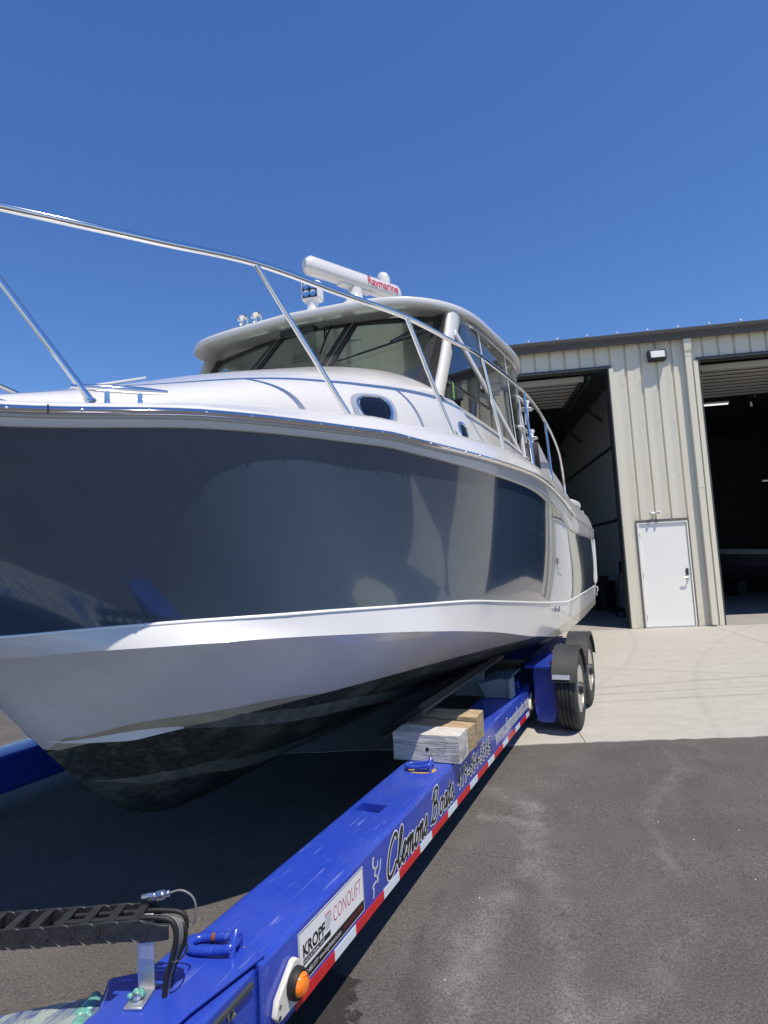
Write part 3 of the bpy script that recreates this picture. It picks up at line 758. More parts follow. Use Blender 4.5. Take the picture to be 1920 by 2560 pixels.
# nose box ahead of the weld, slightly slimmer, and the diagonal arm to the tongue
m = MB()
m.prism([(RO - .014, 1.654, RB + .004), (RO - .014, .85, RB + .004), (RO - .014, .85, RT - .012), (RO - .014, 1.654, RT - .012)], (RI - RO + .028, 0, 0))
nose = m.build('nose_box', 'trailer_blue', tr, FT, bevel=.012)
MB().prism([(RO - .004, 1.69, RT + .0005), (RO - .055, 1.40, RT + .0005), (RO - .10, .85, RT + .0005), (RI + .006, .85, RT + .0005), (RI + .002, 1.40, RT + .0005), (RI + .002, 1.69, RT + .0005)], (0, 0, .012)).build('top_plate', 'trailer_blue', nose, FT, bevel=.004)
MB().tube([(RO - .004, 1.657, z) for z in [RB + .01 + i * .012 for i in range(23)]], [.006 + .0025 * (i % 2) for i in range(23)], 7).build('weld_bead', 'trailer_blue', nose, FT, smooth=60)
for (uu, zz) in ((1.519, .245), (1.40, .235), (1.50, .10)):
    bo = MB().lathe((RO - .012, uu, zz), (1, 0, 0), [(.017, 0), (.017, .003), (.011, .004), (.0105, .014), (.004, .016)], 6).build('bolt', 'zinc', nose, FT)
# slim cover plate edge on the nose box
MB().bar((RO - .006, 1.62, RT - .042), (RO - .006, .9, RT - .055), .012, .014, (1, 0, 0)).build('cover_edge', 'trim_dark', nose, FT)
# diagonal telescoping arm, greased
A0 = Vector((-1.56, 1.36, .0)); A1 = Vector((-3.1, .15, .0)); dirA = (A1 - A0).normalized(); sdA = Vector((dirA.y, -dirA.x, 0))
def arm(name, t0, t1, hw, z0, z1, mt, bevel=.01, parent=None):
    p0 = A0 + dirA * t0; p1 = A0 + dirA * t1; c = (p0 + p1) / 2
    return MB().obox((c.x, c.y, (z0 + z1) / 2), (p1 - p0) / 2, sdA * hw, (0, 0, (z1 - z0) / 2)).build(name, mt, parent or tr, FT, bevel=bevel)
def b_gt(m_, nt, b, tc):
    o = tc.outputs['Object']; n1 = noise(nt, mapping(nt, o, (14, 3, 3), (0, 0, 0), (0, 0, R(52))), 2.0, 7, 0.7, 1.4); n2 = noise(nt, o, 9, 5, 0.6)
    c = ramp(nt, n1, [(0.35, (0.05, 0.07, 0.24)), (0.47, (0.20, 0.24, 0.27)), (0.55, (0.36, 0.40, 0.36)), (0.7, (0.24, 0.40, 0.34))])
    c = mixc(nt, ramp(nt, n2, [(0.56, (0, 0, 0)), (0.66, (.9, .9, .9))]), c, (0.05, 0.08, 0.30))
    nt.links.new(c, b.inputs['Base Color'])
mat('greased_tube', (.3, .35, .3), 0.3, metal=.1, coat=.5, build=b_gt)
ar = arm('tongue_sleeve', -.04, .10, .20, .06, .292, 'trailer_blue', .015)
at_ = arm('tongue_tube', .09, 1.9, .165, .07, .268, 'greased_tube', .015)
# grease squeezed out at the sleeve lip
gm = MB()
for k in range(26):
    q = -.16 + .32 * k / 25; p = A0 + dirA * (.135 + random.uniform(-.012, .03)) + sdA * q; r_ = random.uniform(.008, .026)
    gm.lathe((p.x, p.y, .262), (random.uniform(-.2, .2), random.uniform(-.2, .2), 1), [(0, -.012), (r_, -.006), (r_ * 1.05, .003), (r_ * .7, .010), (0, .014)], 10)
gm.build('grease', 'grease', at_, FT, smooth=70)
# starboard arm and tongue head (mostly out of view)
MB().bar((-4.64, 1.36, .17), (-3.1, .15, .17), .34, .21, (0, 0, 1)).build('tongue_tube', 'trailer_blue', tr, FT, bevel=.015)
# lashing rings
def lash_ring(uu, vv, rot, size, rust):
    c = Vector((vv, uu, RT + .012)); ex = Vector((math.cos(rot), math.sin(rot), 0)); ey = Vector((-math.sin(rot), math.cos(rot), 0)); s = size
    pl = [(-.95, .30), (-.60, .62), (.35, .62), (.72, .58), (.80, .25), (.80, -.25), (.72, -.58), (.35, -.62), (-.60, -.62), (-.95, -.30)]
    base = MB().prism([c + ex * (a * s * .55 + s * .1) + ey * (b_ * s * .75) - Vector((0, 0, .0113)) for a, b_ in [(-.9, -.5), (.95, -.5), (.95, .5), (-.9, .5)]], (0, 0, .008)).build('ring_plate', 'trailer_blue', rail, FT, bevel=.003)
    pts = [c + ex * (a * s) + ey * (b_ * s * .62) + Vector((0, 0, .016 + .02 * max(0, a))) for a, b_ in pl]
    rg = MB().tube(crom(pts, 4, True), s * .155, 10, closed=True).build('lashing_ring', 'trailer_blue', rail, FT, smooth=60)
    st_ = MB().tube([c + ex * (s * .78) + ey * (-.34 * s) - Vector((0, 0, .012)), c + ex * (s * .80) + ey * (-.30 * s) + Vector((0, 0, .035)), c + ex * (s * .80) + Vector((0, 0, .058)), c + ex * (s * .80) + ey * (.30 * s) + Vector((0, 0, .035)), c + ex * (s * .78) + ey * (.34 * s) - Vector((0, 0, .012))], s * .14, 8)
    st_.build('ring_strap', 'trailer_blue', rg, FT, smooth=60)
    if rust:
        for a, b_, q in ((-.25, .62, .5), (.72, .3, .35)):
            MB().tube([c + ex * ((a + d) * s) + ey * (b_ * s * .62) + Vector((0, 0, .018 + .02 * max(0, a))) for d in (-.16, -.05, .06, .16)], [s * .10, s * .163, s * .163, s * .10], 10).build('rust_patch', 'rust', rg, FT, smooth=60)
    MB().add([c + ex * (math.cos(t) * s * 1.05 + s * .12) + ey * (math.sin(t) * s * .70) - Vector((0, 0, .0105)) for t in [i * math.pi / 9 for i in range(18)]], [tuple(range(18))]).build('rust_ring_stain', 'rust_stain', rail, FT)
lash_ring(1.645, -1.475, R(14), .092, True)
lash_ring(3.47, -1.455, R(8), .085, False)
lash_ring(5.86, -1.45, R(20), .085, False)
lash_ring(6.9, -1.46, R(10), .085, False)
# reflective tape
k = 0; uu = 1.425 * 1.3
segs = [(1.30 * .85, 1.30 * 1.203, 'r'), (1.30 * 1.203, 1.30 * 1.416, 'w')]
u_ = 1.415 * 1.3
while u_ < 6.5:
    segs.append((u_, min(u_ + .2775, 6.52), 'r')); u_ += .2775
    if u_ < 6.5: segs.append((u_, min(u_ + .1785, 6.52), 'w')); u_ += .1785
for a, b_, c in segs:
    vf = RO + .0012 if a > 1.65 else RO - .0125
    MB().box(vf - .001, vf + .0012, a + .0008, b_ - .0008, RB + .009, RB + .050).build('reflective_tape', 'tape_red' if c == 'r' else 'tape_white', rail, FT)
# marker lamps
def marker(uu, zz, sc_=1.0):
    p = [(-.115, -.03), (-.105, -.065), (-.06, -.095), (.05, -.095), (.09, -.06), (.10, 0), (.09, .06), (.05, .085), (-.045, .085), (-.095, .045)]
    p = [(-.150, -.055), (-.125, -.085), (.005, -.088), (.03, -.06), (.035, 0), (.03, .06), (.005, .082), (-.02, .082), (-.13, -.0)]
    pl = MB().prism([(RO + .0012, uu + a * sc_ + .02, zz + b_ * sc_) for a, b_ in p], (.026 * sc_, 0, 0)).build('marker_lamp', 'lamp_plate', rail, FT, bevel=.006, label='amber marker lamp on a pale plate')
    c = (RO + .026 * sc_, uu + .005, zz)
    MB().lathe(c, (1, 0, 0), [(.058 * sc_, 0), (.058 * sc_, .018), (.052 * sc_, .030), (.046 * sc_, .031), (.044 * sc_, .022)], 24).build('bezel', 'black_rubber', pl, FT, smooth=40)
    MB().lathe(c, (1, 0, 0), [(.045 * sc_, .02), (.043 * sc_, .034), (.034 * sc_, .043), (.033 * sc_, .040), (.027 * sc_, .041), (.026 * sc_, .047), (.012 * sc_, .050), (0, .050)], 24).build('lens', 'amber', pl, FT, smooth=35)
    for dz, du in ((-.028, -.095), (-.066, -.10)):
        MB().cyl((RO + .0262 * sc_, uu + du * sc_, zz + dz * sc_), (RO + .0285 * sc_, uu + du * sc_, zz + dz * sc_), .008, 10).build('rivet', 'zinc' if dz > -.05 else 'trim_dark', pl, FT)
marker(1.805, .165, .86)
marker(5.99, .165, .86)
# maker's sticker
EU, EZ = (0, 1, 0), (0, 0, 1)
def face(v): return RO + v
S0, S1, SZ0, SZ1 = 1.872, 2.380, .100, .281
sk = MB().box(face(.0008), face(.0016), S0, S1, SZ0, SZ1).build('sticker', 'decal_white', rail, FT, label='white maker sticker with black stripe')
bz = MB()
for a, b_, c, d in ((S0 + .004, S1 - .004, SZ1 - .0055, SZ1 - .003), (S0 + .004, S0 + .006, SZ0 + .05, SZ1 - .003), (S1 - .006, S1 - .004, SZ0 + .05, SZ1 - .003)):
    bz.box(face(.0017), face(.0021), a, b_, c, d)
bz.build('border', 'decal_black', sk, FT)
MB().box(face(.0017), face(.0021), S0 + .004, S1 - .004, SZ0 + .004, SZ0 + .046).build('stripe', 'decal_black', sk, FT)
text_mb('KROPF', .062, (face(.0022), S0 + .028, SZ0 + .085), EU, EZ, offset=.0022, fit=.155).build('lettering', 'decal_black', sk, FT)
MB().box(face(.0017), face(.0021), S0 + .028, S0 + .222, SZ0 + .058, SZ0 + .078).build('bar', 'decal_black', sk, FT)
text_mb('INDUSTRIAL INC', .016, (face(.0026), S0 + .032, SZ0 + .0625), EU, EZ, fit=.145).build('lettering', 'decal_white', sk, FT)
for i, (cz, c, ln) in enumerate(((.150, 'decal_red', .042), (.141, 'decal_silver', .05), (.132, 'decal_silver', .05), (.123, 'decal_silver', .044), (.114, 'decal_silver', .05), (.105, 'decal_silver', .036), (.096, 'decal_silver', .03))):
    MB().box(face(.0017), face(.0021), S0 + .186, S0 + .186 + ln, SZ0 + cz - .051 + .045, SZ0 + cz - .051 + .0495).build('fine_print', c, sk, FT)
text_mb('CONOLIFT', .083, (face(.0022), S0 + .248, SZ0 + .088), EU, EZ, offset=-.0012, fit=.235).build('lettering', 'decal_red', sk, FT)
text_mb('1.888.480.3777', .024, (face(.0026), S0 + .02, SZ0 + .018), EU, EZ, fit=.105).build('lettering', 'decal_white', sk, FT)
text_mb('www.kropfindustrial.com', .026, (face(.0026), S0 + .135, SZ0 + .018), EU, EZ, fit=.165).build('lettering', 'decal_white', sk, FT)
rp_ = MB(); uq = S0 + .325
for ln in (.03, .012, .045, .008, .045):
    rp_.box(face(.0024), face(.0027), uq, uq + ln, SZ0 + .02, SZ0 + .030); uq += ln + .006
rp_.build('fine_print', mat('decal_darkred', (.16, .01, .02), .5), sk, FT)
# swimmer squiggle
sq = crom([(2.470, .100), (2.476, .135), (2.468, .150), (2.500, .158), (2.520, .150), (2.515, .175), (2.490, .190), (2.500, .215), (2.480, .228), (2.478, .255), (2.486, .270)], 5)
def ribbon_text(strokes, w_, off, name, mt, parent):
    m = MB()
    for pts in strokes: m.ribbon([(face(off), p[0], p[1]) for p in pts], w_, (1, 0, 0))
    return m.build(name, mt, parent, FT)
e2 = [(p.x, p.y) for p in [Vector((a[0], a[1])) for a in [(q.x, q.y) for q in [Vector((q[0], q[1], 0)) for q in sq]]]]
lg = ribbon_text([e2, [(2.512, .165), (2.545, .19), (2.560, .23)], [(2.488, .20), (2.52, .215), (2.528, .235)]], .0085, .0016, 'swimmer_emblem', 'decal_white', rail)
ribbon_text([[(p[0] + .008, p[1] - .002) for p in e2[8:]]], .005, .0020, 'emblem_shade', 'decal_silver', lg)
# hand-lettered script: strokes on a unit grid, slanted
LET = {
 'C': (.78, [[(.66, .80), (.62, .94), (.46, 1.0), (.22, .80), (.10, .45), (.14, .12), (.30, .0), (.52, .06), (.72, .26)]]),
 'l': (.34, [[(.0, .16), (.16, .45), (.28, .85), (.22, 1.0), (.13, .85), (.10, .40), (.14, .06), (.22, .0), (.34, .14)]]),
 'e': (.40, [[(.0, .16), (.20, .24), (.30, .40), (.22, .50), (.11, .38), (.10, .14), (.20, .0), (.40, .14)]]),
 'm': (.66, [[(.0, .36), (.08, .48), (.10, .30), (.08, .0)], [(.10, .30), (.22, .48), (.30, .42), (.28, .0)], [(.30, .30), (.42, .48), (.50, .42), (.48, .08), (.54, .0), (.66, .14)]]),
 'o': (.42, [[(.22, .48), (.10, .36), (.08, .14), (.18, .0), (.30, .10), (.32, .34), (.22, .48), (.30, .40), (.42, .40)]]),
 'n': (.46, [[(.0, .36), (.08, .48), (.10, .30), (.08, .0)], [(.10, .30), (.22, .48), (.30, .42), (.28, .08), (.34, .0), (.46, .14)]]),
 's': (.34, [[(.0, .14), (.12, .36), (.18, .52), (.24, .30), (.24, .08), (.14, .0), (.04, .08)], [(.24, .08), (.34, .14)]]),
 'B': (.74, [[(.22, .86), (.18, .40), (.10, .04), (.02, .08)], [(.06, .72), (.20, .98), (.46, 1.0), (.52, .80), (.40, .58), (.26, .54), (.48, .52), (.58, .28), (.46, .04), (.26, .0), (.14, .10)]]),
 'a': (.44, [[(.30, .44), (.18, .48), (.08, .30), (.10, .06), (.20, .02), (.30, .20), (.32, .46), (.30, .10), (.36, .0), (.44, .14)]]),
 't': (.30, [[(.0, .16), (.12, .40), (.18, .78), (.12, .30), (.14, .04), (.20, .0), (.30, .14)], [(.04, .52), (.28, .55)]]),
}
def script(s, u0, u1, z0, h, slant, cap=1.0):
    tot = sum(LET[c][0] for c in s); k = (u1 - u0 - slant * h * .5) / tot; x = 0; out = []
    for c in s:
        wd, sts = LET[c]
        for st_ in sts:
            out.append([(u0 + (x + p.x) * k + p.y * h * slant, z0 + p.y * h) for p in crom([Vector((a, b_, 0)) for a, b_ in st_], 5)])
        x += wd
    return out
for word, a, b_, z0, h in (('Clemons', 2.60, 3.17, .105, .165), ('Boats', 3.20, 3.63, .118, .160)):
    stt = script(word, a, b_, z0, h, .30)
    w1 = ribbon_text(stt, .034, .0014, 'script_lettering', 'decal_white', rail)
    ribbon_text(stt, .019, .0022, 'script_fill', 'decal_black', w1)
def block_text(s, u0, u1, z0, h, fill, line):
    w_ = text_mb(s, h * 1.38, (face(.0014), u0, z0), EU, EZ, offset=.0085, fit=u1 - u0, shear=.18).build('lettering', line, rail, FT)
    text_mb(s, h * 1.38, (face(.0022), u0 + .004, z0), EU, EZ, offset=.001, fit=u1 - u0 - .008, shear=.18).build('lettering_fill', fill, w_, FT)
block_text('419-684-5365', 3.68, 4.50, .130, .115, 'decal_black', 'decal_white')
block_text('www.clemonsboats.com', 4.64, 5.93, .135, .105, 'decal_silver', 'decal_white')
# hanger bracket between rail and wheels, bolted flange
hb_ = MB()
hb_.prism([(-1.245, 5.95, .50), (-1.035, 5.95, .50), (-1.035, 5.95, .06), (-1.075, 5.95, -.03), (-1.20, 5.95, -.03), (-1.245, 5.95, .06)], (0, .03, 0))
hb_.box(-1.245, -1.215, 5.982, 7.6, -.03, .50)
hb_.build('axle_hanger', 'trailer_blue', tr, FT, bevel=.006)
MB().prism([(-1.298, 5.86, .50), (-1.02, 5.86, .50), (-1.02, 6.5, .50), (-1.298, 6.9, .50)], (0, 0, .03)).build('hanger_cap', 'trailer_blue', tr, FT, bevel=.006)
MB().box(-1.2985, -1.247, 6.6, 7.5, .06, .30).build('hanger_spacer', 'trailer_blue', tr, FT, bevel=.006)
fl = MB().box(-1.60, -1.28, 6.52, 9.3, RT + .001, RT + .016).build('rear_flange', 'trailer_blue', tr, FT, bevel=.003)
for i in range(7):
    for vv in (-1.56, -1.33):
        MB().lathe((vv, 6.6 + i * .13, RT + .016), (0, 0, 1), [(.016, 0), (.016, .010), (.009, .012), (.009, .028), (0, .029)], 6).build('bolt', 'zinc', fl, FT)
# wheels
def wheel(uc, side=1):
    zc = gz((FT.world((-.92 if side > 0 else -5.28, uc, 0))).dot(FB.ey)) + .383
    v0, v1 = (-1.022, -.822) if side > 0 else (-5.178, -5.378)
    s = 1 if side > 0 else -1
    prof = [(.225, .012), (.25, .004), (.31, .0), (.352, .008), (.372, .020), (.381, .034)]
    # tread with three grooves
    tw = abs(v1 - v0)
    for g0 in (.062, .098, .134):
        prof += [(.385, g0 - .006), (.373, g0 - .004), (.373, g0 + .004), (.385, g0 + .006)]
    prof += [(.381, tw - .034), (.372, tw - .020), (.352, tw - .008), (.31, tw), (.25, tw - .004), (.225, tw - .012), (.222, tw * .5)]
    wo = MB().lathe((v0, uc, zc), (s, 0, 0), prof, 56).build('wheel', 'tyre', tr, FT, smooth=32, fixn=True, label='road wheel with a black ribbed tyre')
    # rim dish, hub and nuts
    rp2 = [(.226, tw - .012), (.220, tw - .006), (.212, tw - .010), (.205, tw - .05), (.19, tw - .075), (.14, tw - .085), (.10, tw - .07), (.085, tw - .068)]
    rim = MB().lathe((v0, uc, zc), (s, 0, 0), rp2, 40).build('rim', 'stainless_dull', wo, FT, smooth=40)
    MB().lathe((v0, uc, zc), (s, 0, 0), [(.078, tw - .09), (.074, tw - .03), (.060, tw + .002), (.052, tw + .004), (.050, tw + .022), (.02, tw + .026), (0, tw + .026)], 20).build('hub', 'black_plastic', wo, FT, smooth=40)
    for k in range(8):
        a = k * math.pi / 4 + .2
        MB().cyl((v0 + s * (tw - .075), uc + .112 * math.cos(a), zc + .112 * math.sin(a)), (v0 + s * (tw - .045), uc + .112 * math.cos(a), zc + .112 * math.sin(a)), .013, 6).build('lug_nut', 'zinc', wo, FT)
    # quarter fender over the tyre
    fr_ = .418; rg = []
    va, vb = (v0 - s * .012, v1 + s * .02)
    for k in range(19):
        a = R(18 + k * 8.0)
        rg.append([(va, uc - fr_ * math.cos(a), zc + fr_ * math.sin(a)), (vb, uc - fr_ * math.cos(a), zc + fr_ * math.sin(a)), (vb, uc - (fr_ - .035) * math.cos(a), zc + (fr_ - .035) * math.sin(a)), (vb - s * .006, uc - (fr_ - .035) * math.cos(a), zc + (fr_ - .035) * math.sin(a)), (vb - s * .006, uc - (fr_ - .008) * math.cos(a), zc + (fr_ - .008) * math.sin(a)), (va, uc - (fr_ - .008) * math.cos(a), zc + (fr_ - .008) * math.sin(a))])
    fe = MB().rings(rg).build('fender', 'fender', tr, FT, smooth=35, fixn=True)
    a = R(24)
    if uc < 6.6:
        q = (uc - (fr_ + .008) * math.cos(a), zc + (fr_ + .008) * math.sin(a))
        MB().obox(((va * .62 + vb * .38), q[0], q[1]), ((vb - va) * .34, 0, 0), (0, .022 * math.sin(a), .022 * math.cos(a)), (0, -.004 * math.cos(a), .004 * math.sin(a))).build('fender_strap', 'aluminium', fe, FT)
    MB().cyl((v0 - s * .10, uc, zc), (v0 + s * .03, uc, zc), .045, 14).build('axle', 'trim_dark', tr, FT)
for uc in (6.13, 7.03):
    wheel(uc); wheel(uc, -1)
MB().lathe((-1.03, 6.0, .12), (1, 0, 0), [(.02, -.05), (.02, .012), (.032, .013), (.032, .03), (0, .031)], 8).build('spring_bolt', 'zinc', tr, FT)
# lift pads: grey steel uprights with a long black bunk under the hull
def pad(sgn, u0, u1):
    vm = lambda v: v if sgn > 0 else -6.2 - v
    b_ = MB()
    P = lambda v, u, z: (vm(v), u, z)
    b_.prism([P(-1.93, u0, .40), P(-1.62, u0, .60), P(-1.60, u0, .56), P(-1.91, u0, .36)], (0, u1 - u0, 0))
    bo = b_.build('hull_bunk', 'black_rubber', tr, FT, bevel=.008)
    b_ = MB(); b_.prism([P(-1.935, u0 + .02, .355), P(-1.605, u0 + .02, .552), P(-1.60, u0 + .02, .53), P(-1.93, u0 + .02, .32)], (0, u1 - u0 - .04, 0)); b_.build('bunk_channel', 'trim_dark', bo, FT)
    for uu in (u0 + (u1 - u0) * .62, ):
        MB().prism([P(-1.58, uu, RT + .002), P(-1.36, uu, RT + .002), P(-1.36, uu, .47), P(-1.42, uu, .49), P(-1.64, uu, .44)], (0, .02, 0)).build('pad_upright', 'galv_grey', tr, FT, bevel=.004)
        MB().prism([P(-1.36, uu - .02, RT + .002), P(-1.33, uu - .02, RT + .002), P(-1.33, uu - .02, .49), P(-1.36, uu - .02, .49)], (0, .16, 0)).build('pad_cheek', 'galv_grey', tr, FT, bevel=.004)
        MB().prism([P(-1.64, uu + .02, .44), P(-1.36, uu + .02, .485), P(-1.36, uu + .02, .47), P(-1.64, uu + .02, .42)], (0, .55, 0)).build('pad_shelf', 'galv_grey', tr, FT, bevel=.003)
        MB().prism([P(-1.90, uu + .1, .30), P(-1.62, uu + .1, .30), P(-1.60, uu + .1, .55), P(-1.90, uu + .1, .38)], (0, .02, 0)).build('pad_web', 'galv_grey', tr, FT, bevel=.003)
pad(1, 3.9, 6.3); pad(-1, 3.9, 6.3)
MB().box(-4.58, -1.622, 8.9, 9.2, .05, .28).build('cross_member', 'trailer_blue', tr, FT, bevel=.01)

# ---- cable chain on its aluminium bracket
bk = MB()
bk.obox((-1.535, 1.385, RT + .018), (.026, .010, 0), (-.018, .050, 0), (0, 0, .004))
ex = Vector((.93, .36, 0)).normalized(); ey = Vector((-.36, .93, 0))
cB = Vector((-1.545, 1.415, 0))
bk.obox((cB.x, cB.y, RT + .125), ex * .027, ey * .003, (0, 0, .112))
bko = bk.build('chain_bracket', 'aluminium', tr, FT, bevel=.002)
MB().lathe((-1.53, 1.365, RT + .022), (0, 0, 1), [(.020, 0), (.020, .004), (.0135, .005), (.0135, .020), (.005, .022)], 8).build('bolt', 'zinc', bko, FT)
gm = MB()
for k in range(9): gm.lathe((-1.53 + random.uniform(-.018, .018), 1.366 + random.uniform(-.016, .016), RT + .036 + random.uniform(-.004, .006)), (random.uniform(-.6, .6), random.uniform(-.6, .6), 1), [(0, -.006), (.008, -.004), (.010, .001), (.006, .006), (.001, .008)], 9)
gm.build('grease', 'grease', bko, FT, smooth=60)
# links: from the bracket towards the front left
c0 = Vector((-1.49, 1.375, .535)); c1 = Vector((-1.86, 1.215, .525)); dl = (c1 - c0).normalized(); dn = Vector((-dl.y, dl.x, 0)) ; 
if dn.y < 0: dn = -dn
LP = .0765; HH = .031; WID = .095
ch_root = None
def stadium(c, off, L0, L1, hh, n=9):
    out = []
    for k in range(n): a = math.pi / 2 + math.pi * k / (n - 1); out.append((L0 + hh * math.cos(a), hh * math.sin(a)))
    out2 = [(L1, -hh), (L1, hh)]
    return [c + dl * a + Vector((0, 0, b_)) + dn * off for a, b_ in out + out2]
for i in range(9):
    c = c0 + dl * (i * LP + .03)
    zoff = .0009 * (i % 2)
    for side in (0, 1):
        off = -.004 + side * (WID + .002)
        # side plate: disc end plus waist
        poly = [c + dl * (HH * math.cos(R(a))) + Vector((0, 0, HH * math.sin(R(a)))) for a in range(60, 301, 20)]
        poly = [c + dl * (a * 1) + Vector((0, 0, b_)) for a, b_ in [(HH * math.cos(R(t)) * -1, HH * math.sin(R(t))) for t in range(-70, 71, 14)]] + [c + dl * (LP * .62) + Vector((0, 0, HH * .9)), c + dl * (LP * .62) - Vector((0, 0, HH * .9))]
        lp = MB().prism([p + dn * (off + zoff) for p in [c + dl * (HH * math.cos(R(t))) * -1 + Vector((0, 0, HH * math.sin(R(t)))) for t in range(-84, 85, 14)] + [c + dl * (LP * .80) + Vector((0, 0, HH * .93)), c + dl * (LP * .80) - Vector((0, 0, HH * .93))]], dn * .008)
        lo = lp.build('chain_link', 'black_plastic', tr, FT, bevel=.0025, fixn=True)
        if side == 0:
            MB().lathe(c + dn * (off + zoff), -dn, [(.0125, .0005), (.0125, .0022), (.0105, .0030), (.0105, .0018), (0, .0018)], 16).build('pivot', 'black_plastic', lo, FT, smooth=35)
            MB().lathe(c + dn * (off + zoff), -dn, [(HH * .98, -.002), (HH * .98, .0018), (HH * .93, .0026), (HH * .90, .0012)], 28).build('disc_rim', 'black_plastic', lo, FT, smooth=40)
            MB().obox(c + dl * .045 + dn * (off - .0015) + Vector((0, 0, .006)), dl * .006, (0, 0, .010), dn * .0014).build('latch', 'black_plastic', lo, FT)
    MB().obox(c + dl * .018 + dn * (WID / 2) + Vector((0, 0, HH - .006)), dl * .014, dn * (WID / 2), (0, 0, .004)).build('chain_crossbar', 'black_plastic', tr, FT, bevel=.002)
    MB().obox(c + dl * .018 + dn * (WID / 2) + Vector((0, 0, -HH + .006)), dl * .014, dn * (WID / 2), (0, 0, .004)).build('chain_crossbar', 'black_plastic', tr, FT, bevel=.002)
# end tab on the bracket
MB().prism([c0 + dl * .03 + dn * -.003 + Vector((0, 0, .030)), c0 - dl * .035 + dn * -.003 + Vector((0, 0, .012)), c0 - dl * .06 + dn * -.003 + Vector((0, 0, .010)), c0 - dl * .06 + dn * -.003 + Vector((0, 0, -.032)), c0 + dl * .03 + dn * -.003 + Vector((0, 0, -.036))], dn * .010).build('chain_end_tab', 'black_plastic', tr, FT, bevel=.002)
# hoses arching out of the chain and down beside the rail
def hose(pts, r_, mt, name='hose'): return MB().tube(crom(pts, 7), r_, 10).build(name, mt, tr, FT, smooth=70)
hb0 = c0 + dn * .06
for i, (dy, dz, r_, mt) in enumerate(((.030, .018, .0085, 'black_rubber'), (.045, .012, .007, 'hose_grey'), (.058, .004, .006, 'hose_grey'), (.070, -.004, .006, 'hose_grey'), (.080, .012, .0072, 'black_rubber'), (.064, -.012, .006, 'black_rubber'))):
    b0 = c0 + dn * dy + Vector((0, 0, dz))
    hose([b0 + dl * .30, b0 + dl * .08, b0, b0 - dl * (.058 + .004 * i) - Vector((0, 0, .014)), b0 - dl * (.072 + .003 * i) - Vector((0, 0, .06)), b0 - dl * (.058) - Vector((0, 0, .12)), b0 - dl * .036 - Vector((0, 0, .19)), b0 - dl * .03 - Vector((0, 0, .30))], r_, mt)
fa = c0 + dn * .085 + Vector((0, 0, .052))
ft_ = MB(); ft_.tube([fa + dl * .055, fa - dl * .03 + Vector((0, 0, .006))], .0075, 10); ft_.tube([fa + dl * .035, fa + dl * .015], .012, 6); ft_.tube([fa + dl * .006, fa - dl * .012 + Vector((0, 0, .003))], .0155, 6); ft_.tube([fa - dl * .018 + Vector((0, 0, .004)), fa - dl * .03 + Vector((0, 0, .006))], .011, 6)
ft_.build('hose_fitting', 'zinc', tr, FT, smooth=30)
hose([fa - dl * .03 + Vector((0, 0, .006)), fa - dl * .07 + Vector((0, 0, .012)), fa - dl * .105 - Vector((0, 0, .01)), fa - dl * .115 - Vector((0, 0, .05)), fa - dl * .105 - Vector((0, 0, .09))], .0035, 'hose_grey', 'thin_line')
MB().tube([c0 - dl * (.072 + .02 * math.cos(a)) + dn * (.05 + .045 * math.sin(a)) + Vector((0, 0, -.10)) for a in [i * math.pi / 6 for i in range(12)]], .003, 6, closed=True).build('cable_tie', 'black_rubber', tr, FT)

# ================================================================== TIMBER BLOCKS on the rail
def timber(u0, depth, v0, v1, z0, z1, rot, mt, label, hole=False):
    f = Frame(-YT + rot, (0, 0, 0)); c = Vector(((v0 + v1) / 2, u0 + depth / 2, RT + .0135 - .0115))
    W_ = FT.world(c); f.o = Vector((W_.dot(f.ex), W_.dot(f.ey), W_.z))
    t = root('timber_block', f, label, 'timber', 'timber blocks lying across the rail')
    o = f.o; hx, hy, hz = (v1 - v0) / 2, depth / 2, (z1 - z0)
    # slightly uneven sawn block with worn edges
    bm = bmesh.new(); bmesh.ops.create_cube(bm, size=1)
    for v in bm.verts: v.co = Vector((v.co.x * 2 * hx, v.co.y * 2 * hy, (v.co.z + .5) * hz)) + Vector([random.uniform(-.003, .003) for _ in range(3)]) * (1 if v.co.z > -.4 else .2)
    bmesh.ops.subdivide_edges(bm, edges=bm.edges, cuts=5, use_grid_fill=True)
    for v in bm.verts:
        if v.co.z > .004: v.co += Vector([random.uniform(-.0016, .0016) for _ in range(3)])
    me = bpy.data.meshes.new('block'); bm.to_mesh(me); bm.free(); me.materials.append(MATS[mt])
    ob = bpy.data.objects.new('block', me); COL.objects.link(ob); ob.parent = t
    b = ob.modifiers.new('bevel', 'BEVEL'); b.width = .004; b.segments = 2; b.limit_method = 'ANGLE'; b.angle_limit = R(60)
    if hole:
        MB().lathe(o + Vector((0.01, -hy - .0022, hz * .46)), (0, -1, 0), [(.0115, -.01), (.0115, .0012), (0, .0012)], 16).build('bolt_hole', 'wood_hole', t, f)
        for (x0, x1, zz, sl) in ((-hx * .98, -.01, hz * .64, -.09), (.03, hx * .9, hz * .50, .05), (-hx * .95, -hx * .3, hz * .70, -.05), (-.03, hx * .97, hz * .72, .02)):
            pts = [o + Vector((lerp(x0, x1, q / 6), -hy - .0022, zz + (lerp(x0, x1, q / 6) - x0) * sl + random.uniform(-.002, .002))) for q in range(7)]
            MB().ribbon(pts, [.0008, .0022, .0026, .0018, .0024, .0016, .0006], (0, -1, 0)).build('split', 'wood_hole', t, f)
timber(3.615, .195, -1.700, -1.250, 0, .172, R(2.5), 'wood_grey', 'weathered grey timber block with a bolt hole, nearest on the rail', True)
timber(3.850, .165, -1.715, -1.255, 0, .158, R(-3.0), 'wood_tan', 'tan timber block in the middle of the three on the rail')
